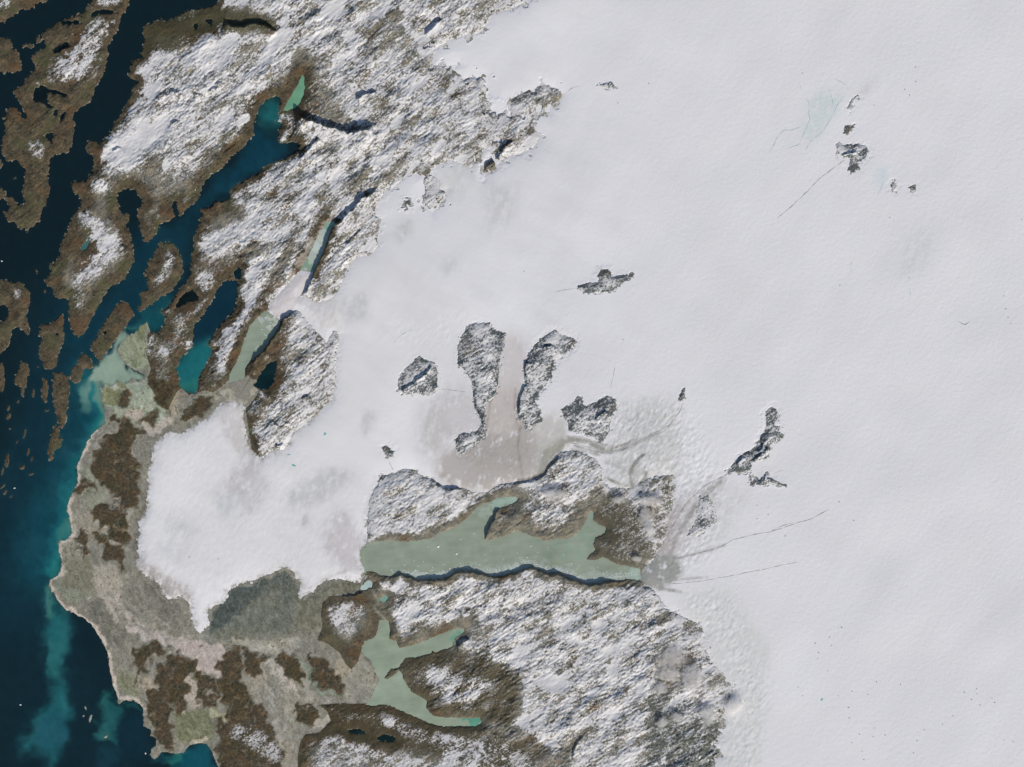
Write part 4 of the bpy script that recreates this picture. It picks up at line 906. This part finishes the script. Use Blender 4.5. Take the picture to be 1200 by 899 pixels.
for k, (lab, _) in enumerate(HEATH):
    ground_thing("heath_hill", 400 + k, lab, "heath hill", "brown heath hills on the plain", None, "snow_dusting", "bare_ground")
for k, (lab, _) in enumerate(NUNATAKS):
    ground_thing("nunatak", 500 + k, lab, "rock outcrop", "rock outcrops in the ice sheet", None, "snow_patch", "rock_face", 15)

# ------------------------------------------------------------------ sea, fjords, lakes
fsea = faces_any(((sd_land < 3.0) & (lake_id == 0) & ~(ice & (GX > 300)))[::2, ::2])
rf = raster(FJORD_A_REGION)[::2, ::2][:-1, :-1]
rb_ = faces_any(blur(fjb.astype(np.float32), 3)[::2, ::2] > 0.02)
Z0 = np.zeros((NY, NX), np.float32)
tag(grid_mesh("sea", fsea & ~rf & ~rb_, Z0, M_WATER, {"water": sea_l}, step=2), "dark blue sea with turquoise sediment plumes along the beach coast", "sea", None, "structure")
tag(grid_mesh("fjord_water", fsea & rf & ~rb_, Z0, M_WATER, {"water": sea_l}, step=2), "deep blue fjord reaching north east to a turquoise head", "fjord", None, "structure")
tag(grid_mesh("fjord_water", fsea & rb_, Z0, M_WATER, {"water": sea_l}, step=2), "teal fjord arm, dark in the north and turquoise at its southern end", "fjord", None, "structure")
for k, (lab, c, p, par) in enumerate(LAKES):
    m = (near == k + 1) & (sd_lake > -2.5) & ~(inice & (sd_ice > 4))
    Zl = np.full((NY, NX), lake_z[k], np.float32)
    if par is not None and (200 + par) in ROOT:
        grid_mesh("tarn", faces_any(m), Zl, M_LAKE, {"water": lake_l}, parent=ROOT[200 + par])
    else:
        o = grid_mesh("lake", faces_any(m), Zl, M_LAKE, {"water": lake_l})
        tag(o, lab or "small dark tarn on brown ground", "lake", None, "structure")

# ------------------------------------------------------------------ ice sheet and glaciers
fice = faces_any((sd_ice > -1.5) & (sdw > -5))
LOBE = "120,480 250,455 285,462 296,540 312,538 360,570 425,598 432,640 432,700 200,780 120,700"
TONGUE = "300,380 340,300 372,312 352,348 347,364"
fl, ftg = raster(LOBE)[:-1, :-1], raster(TONGUE)[:-1, :-1]
IA = {"ice": ice_l}
o = grid_mesh("ice_sheet", fice & ~fl & ~ftg, I, M_ICE, IA, smooth=True)
tag(o, "wide smooth white ice sheet filling the right and centre of the view", "ice sheet", None, "structure")
o = grid_mesh("glacier_lobe", fice & fl, I, M_ICE, IA, smooth=True)
tag(o, "round white glacier lobe spreading towards the beach over grey gravel", "glacier")
o = grid_mesh("ice_tongue", fice & ftg, I, M_ICE, IA, smooth=True)
tag(o, "narrow pinkish ice tongue filling the valley between two lakes", "ice tongue")

# ------------------------------------------------------------------ features lying on the ice
def at(F, x, y):
    i = min(max(np.searchsorted(xs, x), 1), NX - 1); j = min(max(np.searchsorted(ys, y), 1), NY - 1)
    return float(F[j, i])
def mesh_object(name, verts, faces, material, label=None, cat=None, group=None, kind=None, parent=None):
    v = np.array(verts, float)
    org = np.array([v[:, 0].mean(), v[:, 1].mean(), v[:, 2].min()])
    me = bpy.data.meshes.new(name)
    me.from_pydata([tuple(p) for p in v - org], [], faces)
    me.materials.append(material)
    o = bpy.data.objects.new(name, me); COL.objects.link(o)
    o.location = org
    if parent: o.parent = parent; o.location = org - np.array(parent.location)
    return tag(o, label, cat, group, kind)
def resample(pts, d):
    pts = P(pts) if isinstance(pts, str) else np.asarray(pts, float)
    l = np.concatenate([[0], np.cumsum(np.linalg.norm(np.diff(pts, axis=0), axis=1))])
    # smooth corners
    t = np.arange(0, l[-1], d)
    r = np.stack([np.interp(t, l, pts[:, 0]), np.interp(t, l, pts[:, 1])], 1)
    for _ in range(4): r[1:-1] = (r[:-2] + 2 * r[1:-1] + r[2:]) / 4
    return r
def ribbon(name, pts, width, height, material, label, cat, group=None, seed=0, gap=0.25, taper=True):
    """a raised ridge or a shallow stream following a path over the ice; gaps where it sinks under the snow"""
    rng = random.Random(seed)
    r = resample(pts, 1.0)
    n = len(r)
    if n < 3: return None
    ph = [rng.uniform(0, 6.28) for _ in range(4)]
    d = np.gradient(r, axis=0); d /= np.linalg.norm(d, axis=1)[:, None] + 1e-9
    nn = np.stack([-d[:, 1], d[:, 0]], 1)
    verts, faces = [], []
    for a in range(n):
        w = width * (0.75 + 0.35 * math.sin(a * 0.31 + ph[0]) + 0.25 * math.sin(a * 0.83 + ph[1]))
        h = height * (1 + 0.5 * math.sin(a * 0.47 + ph[2])) - height * gap * 3 * max(0, math.sin(a * 0.21 + ph[3]) - 0.3)
        e = min(1, (a + 1) / 6, (n - a) / 6) if taper else 1
        w = max(0.25, w * (0.35 + 0.65 * e)); h = h * e
        wob = 0.22 * math.sin(a * 0.17 + ph[1]) + 0.12 * math.sin(a * 0.41 + ph[0])
        for u, hh in ((-1, -0.25), (-0.5, h * 0.8), (0, h), (0.5, h * 0.8), (1, -0.25)):
            x, y = r[a] + nn[a] * (u * w / 2 + wob)
            X, Y = W(x, y)
            verts.append((X, Y, (at(I, x, y) + hh) * PX))
    for a in range(n - 1):
        for u in range(4):
            q = a * 5 + u
            faces.append((q, q + 1, q + 6, q + 5))
    return mesh_object(name, verts, faces, material, label, cat, group)

MOR = [("990,188 975,198 960,210 945,225 930,240 910,256", 1.2, "thin grey moraine line trailing from the north eastern rock cluster"),
 ("856,553 846,559 838,563 828,568 818,576 806,588 796,602 788,618 780,632", 1.6, "moraine line running from the ragged ridge down to the eastern lake end"),
 ("800,472 797,482 785,498 772,505 760,511 750,516 738,522 725,527 710,529 695,526 680,521 665,518", 1.4, "long curving moraine line below the forked outcrop, passing the rock knob"),
 ("745,513 735,519 725,524 715,526", 1.2, "short inner moraine line beside the long curving one"),
 ("668,510 685,513 700,518 715,523", 1.0, "short moraine line hugging the forked outcrop's foot"),
 ("972,597 962,602 950,608 940,611 925,616 912,620 900,624 885,626 872,629 858,633 848,639 838,643 820,648 800,653 785,656", 1.2, "longest dark moraine line leading to the eastern lake end"),
 ("930,612 915,617 903,622", 1.0, "short dark moraine line doubled beside the longest one"),
 ("936,658 918,662 900,666 885,669 865,673 845,677 820,681 795,684 772,682", 0.9, "faint moraine line parallel to and below the longest one"),
 ("800,664 785,670 772,674 760,674", 1.1, "upper short moraine line where ice meets the lake's eastern end"),
 ("798,676 782,679 768,680 756,677", 1.1, "middle short moraine line where ice meets the lake's eastern end"),
 ("795,690 780,690 768,686 757,681", 1.1, "lower short moraine line where ice meets the lake's eastern end"),
 ("454,537 457,543 460,550 462,553", 0.9, "tiny moraine thread below the small dark rock knob"),
 ("514,456 525,457 535,458 546,459", 0.8, "tiny moraine thread east of the oval striped outcrop"),
 ("676,338 668,339 660,340 650,342", 0.8, "tiny moraine thread west of the flat wide outcrop"),
 ("678,101 670,104 664,109", 0.9, "short rock thread at the edge of the upper mountains"),
 ("742,572 739,562 740,550 746,541 754,534 762,529", 1.4, "moraine loop north of the grey rocky headland"),
 ("735,507 742,500 747,491 748,482", 1.3, "short moraine curl in the crevassed ice above the long curving line"),
 ("715,455 719,440 721,428", 0.7, "hairline moraine thread above the forked outcrop"),
 ("607,505 608,520 610,540 612,556", 0.9, "dark flow line down the pinkish dirty ice basin"),
 ("690,544 660,536 645,546 638,556", 0.1, None),
 ("752,560 757,552 756,545 753,552", 1.3, "hooked moraine scrap inside the moraine loop"),
 ("914,500 917,501 919,501", 0.7, "rock thread pointing east from the ragged ridge"), ("906,555 912,552 918,551", 0.7, "rock thread above the low rock spur"),
 ("1005,111 1012,106 1020,98 1028,90", 0.4, None)]
for k, (p, w, lab) in enumerate(MOR):
    if lab: ribbon("moraine_line", p, w * 1.15, 0.12, M_MORAINE, lab, "moraine", "moraine lines on the ice", 700 + k)
STREAMS = [("902,178 905,173 908,166 912,160 918,153 926,153 933,151 939,148", 1.1, "pale teal meltwater stream at the western end of the northern melt area"),
 ("945,115 948,122 947,132 949,140 945,150 942,156 939,163 936,170 930,172 920,175", 1.1, "long pale teal meltwater stream through the middle of the northern melt area"),
 ("988,113 980,125 976,135 968,148 960,158 952,164 946,172 943,178", 1.0, "pale teal meltwater stream along the eastern side of the northern melt area"),
 ("979,93 986,97 992,101 994,106", 1.2, "short pale teal meltwater stream above the slim rock fin"), ("936,98 938,103 939,108", 1.6, "short dark teal meltwater pool streak north west of the melt area"),
 ("970,102 974,112 976,122 972,130", 0.9, "pale meltwater thread high in the northern melt area"),
 ("1036,212 1032,222 1026,232", 0.8, "thin meltwater thread beside the wedge shaped rock"),
 ("461,402 466,396 473,391 480,388 487,386", 1.0, "turquoise meltwater streak on the central ice"), ("998,305 996,312 998,321", 0.8, "short dark meltwater line alone on the eastern ice"),
 ("1065,338 1067,346 1064,353", 0.7, "short faint meltwater line on the far eastern ice")]
for k, (p, w, lab) in enumerate(STREAMS):
    ribbon("meltwater_stream", p, w, 0.07, M_MELT, lab, "stream", "meltwater streams on the ice", 800 + k, 0.15)

def blob(name, x, y, rx, ry, h, material, label, cat, group=None, seed=0, F=None, sink=0.1):
    """a small irregular mound or pond resting on a surface"""
    rng = random.Random(seed)
    F = I if F is None else F
    bm = bmesh.new()
    bmesh.ops.create_icosphere(bm, subdivisions=2, radius=1.0)
    X, Y = W(x, y)
    z = at(F, x, y) if not isinstance(F, float) else F
    p = [rng.uniform(0, 6.28) for _ in range(3)]
    for v in bm.verts:
        a = math.atan2(v.co.y, v.co.x)
        f = 1 + 0.22 * math.sin(2 * a + p[0]) + 0.16 * math.sin(3 * a + p[1]) + rng.uniform(-.08, .08)
        v.co = ((v.co.x * rx * f) * PX, (v.co.y * ry * f) * PX, (v.co.z * h * rng.uniform(.8, 1.2)) * PX)
    me = bpy.data.meshes.new(name); bm.to_mesh(me); bm.free()
    me.materials.append(material)
    o = bpy.data.objects.new(name, me); COL.objects.link(o)
    o.location = (X, Y, (z - sink) * PX)
    return tag(o, label, cat, group)
PONDS = [(381,508.5,1.8,1.5,"turquoise melt pond east of the rock and snow hill by the lobe"), (344.5,545.5,2.3,1.4,"turquoise melt pond on the lobe's neck below the rock and snow hill"), (339,533,1.6,0.8,"grey melt pond right beside the southern tip of the rock and snow hill"), (962.8,819.5,1.4,1.6,"lone turquoise melt pond on the lower right ice"), (543,406,3.0,2.6,"turquoise pond on the comma shaped ridge's western edge")]
for k, (x, y, a, b_, lab) in enumerate(PONDS):
    blob("melt_pond", x, y, a, b_, 0.12, M_POND, lab, "melt pond", "melt ponds on the ice", 900 + k, None, 0.0)
blob("crevasse_hole", 1126, 378, 1, 0.6, .1, M_CREV, "small dark hole on the right hand ice beside the smile shaped crack", "crevasse", None, 1)
ribbon("ice_crack", "1122,376 1126,379.5 1131,380.5 1136,377", 1.3, 0.12, M_CREV, "dark smile shaped crack alone near the right edge of the ice", "crevasse", None, 5, 0.0)
SPECKS = [(1027,799),(1055,802),(1129.5,811),(1144,807),(1144.5,813),(1148,826),(1165,823),(1162,818),(1138,819.5),(1116,838.5),(1104,848),(1083,855),(1074.5,868),(1070,882),(1176,867),(1024,853),(1023,863),(1037,861),(998,870),(995,841),(994,829),(998,810),(1017,814),(986,735),(955,753.5),(972,746.5),(974,756.5),(959,764.5),(958,772),(970,786),(935,805),(940,815),(982,815),(1072.6,79),(1073,96),(1065.5,111.5),(1060,105),(1024,123.5),(1042.5,255),(1065,326),(1178,362),(1181,372),(1184,379),(1197,257),(1176,347),(984,334.5),(1007,860),(614,318),(730,398),(760,98),(940,86),(887,592),(900,603),(920,628),(887,608),(1000,610),(983,588),(850,598),(724,121),(222,653),(256,655),(405,668),(700,312),(1187,869),(1012,890),(1010,880)]
for k, (x, y) in enumerate(SPECKS):
    rg = random.Random(k)
    blob("ice_hole", x, y, rg.uniform(.55, 1.0), rg.uniform(.4, .75), 0.12, M_CREV, "tiny dark speck of open crevasse in the smooth white ice", "crevasse", "dark specks scattered over the ice sheet", 1000 + k, None, 0.0)

# ------------------------------------------------------------------ icebergs and brash on the lake, stray bergs at sea
BL = lake_z[0]
BIG = [(513.5,640.5,1.5,1.3,"largest white iceberg, alone in the western half of the big green lake"), (535,649,1.0,1.3,"white iceberg in mid lake south of the snowy peninsula's western point")]
for k, (x, y, a, b_, lab) in enumerate(BIG):
    blob("iceberg", x, y, a, b_, 0.7, M_BERG, lab, "iceberg", "icebergs on the big green lake", 1200 + k, BL, 0.1)
FLOES = [(502,641),(485,657),(490,663),(520,661),(507,665),(507,668),(562,662),(568,650),(555,667),(496,658),(474,662),(459,668),(460,670),(478,671),(487,668),(499,671),(511,672),(521,670),(527,666),(574,667),(585,667),(596,663),(603,660),(611,658),(618,653),(629,661),(641,664),(651,666),(664,669),(675,672),(683,676),(696,678),(707,672),(711,670),(717,674),(722,672),(728,675),(733,672),(740,671),(642,641),(630,647),(660,650),(575,645),(590,655),(540,632),(555,625),(606,648),(622,640),(700,665),(670,660)]
for k, (x, y) in enumerate(FLOES):
    rg = random.Random(k + 9)
    blob("iceberg", x, y, rg.uniform(.4, .75), rg.uniform(.35, .7), 0.4, M_BERG, "tiny white ice chip drifting in the milky green lake", "iceberg", "tiny icebergs on the big green lake", 1300 + k, BL, 0.05)
for k, (x, y) in enumerate([(300,408),(302,406),(310,392),(312,393),(321,372),(323,380),(317,378),(311,372),(325,384),(307,386)]):
    rg = random.Random(k + 77)
    blob("iceberg", x, y, rg.uniform(.5, .9), rg.uniform(.4, .7), 0.35, M_BERG, "small ice floe on the long greenish lake below the ice tongue", "iceberg", "floes on the long greenish lake", 1400 + k, lake_z[3], 0.05)
for k, (x, y, lab) in enumerate([(24,826,"lone white iceberg in dark sea left of the wide plume"), (170.5,883,"lone white iceberg close to the rocky southern shore"), (17,572,"lone white iceberg among the skerries at the left edge"), (2,306,"faint white iceberg at the left edge above the hooked island")]):
    blob("iceberg", x, y, 1.0, 0.9, 0.6, M_BERG, lab, "iceberg", "icebergs at sea", 1500 + k, 0.0, 0.1)
rg = np.random.default_rng(5)
bv, bf = [], []
shoreline = resample("470,671 485,674 500,676 517,675 528,672 538,666 550,666.5 567,670 580,671 600,668 612,663 622,660 632,666 645,669 657,669 670,675 690,683 703,680 720,678 735,676 748,674", 0.5)
while len(bv) < 1500 * 5:
    p = shoreline[rg.integers(len(shoreline))] + np.array([rg.normal(0, 2), -abs(rg.normal(0, 2.6)) - 0.2])
    if at(sd_lake, *p) < 0.4: continue
    X, Y = W(*p); r = rg.uniform(.18, .46) * PX; b0 = len(bv); t0 = rg.uniform(0, 6)
    for a in range(4):
        q = r * rg.uniform(.7, 1.3); bv.append((X + q * math.cos(t0 + a * 1.57), Y + q * math.sin(t0 + a * 1.57), (BL - .02) * PX))
    bv.append((X, Y, (BL + rg.uniform(.1, .25)) * PX))
    bf += [(b0 + a, b0 + (a + 1) % 4, b0 + 4) for a in range(4)]
mesh_object("brash_ice", bv, bf, M_BERG, "band of crumbled white ice bits along the big green lake's south shore", "brash ice", None, "stuff")

# ------------------------------------------------------------------ clouds
def cloud_material(dens):
    m = bpy.data.materials.new("cloud_vapour"); m.use_nodes = True
    t = m.node_tree
    t.nodes.remove(t.nodes["Principled BSDF"])
    v = N(t, "ShaderNodeVolumePrincipled")
    v.inputs["Color"].default_value = (0.97, 0.955, 0.95, 1)
    v.inputs["Anisotropy"].default_value = 0.2
    tc = N(t, "ShaderNodeTexCoord")
    vm = N(t, "ShaderNodeVectorMath", operation='DISTANCE')
    t.links.new(tc.outputs["Generated"], vm.inputs[0]); vm.inputs[1].default_value = (0.5, 0.5, 0.5)
    fall = ramp(t, vm.outputs["Value"], 0.10, 0.46, 1.0, 0.0)
    ad = N(t, "ShaderNodeMath", operation='MULTIPLY_ADD')
    t.links.new(noise(t, 2.2, 6), ad.inputs[0]); ad.inputs[1].default_value = 1.9
    t.links.new(fall, ad.inputs[2])
    t.links.new(ramp(t, ad.outputs[0], 1.12, 1.75, 0.0, dens), v.inputs["Density"])
    t.links.new(v.outputs[0], t.nodes["Material Output"].inputs["Volume"])
    return m
M_CLOUD = cloud_material(3.2)
CLOUDS = [(790,772,15,12,"large pinkish white cloud at the eastern rim of the southern plateau"), (786,790,12,8,"pink tinged cloud just below the large one on the plateau rim"), (812,797,13,11,"white cloud puff east of the pink tinged cloud"), (830,838,9,9,"lower cloud puff over dark rock near the bottom ice edge"),
          (860,828,9,8,"easternmost cloud puff over the ice beside the plateau"), (774,806,7,6,"small cloud wisp west of the plateau rim clouds"), (792,842,7,6,"small cloud puff over dark rock at the plateau's corner"), (775,846,6,5,"faint cloud wisp low over the plateau near the bottom"),
          (764,588,10,6,"pink cloud over the grey rocky headland's top"), (757,606,8,9,"cloud bank drifting over the grey rocky headland"), (726,586,6,4,"small pinkish cloud at the headland's western corner"), (762,622,5,6,"cloud wisp trailing south over the grey rocky headland"),
          (650,580,12,6,"cloud streak lying over the snowy lake peninsula"), (747,655,5,3,"tiny cloud above the eastern lake shore")]
for k, (x, y, a, b_, lab) in enumerate(CLOUDS):
    z = at(np.maximum(L, I), x, y) + 3.6
    blob("cloud", x, y, a * 1.7, b_ * 1.7, 4.0, M_CLOUD, lab, "cloud", "clouds along the plateau and headland", 1600 + k, float(z), 0.0)
print("scene built", len(bpy.data.objects), "objects; grid", NX, NY)
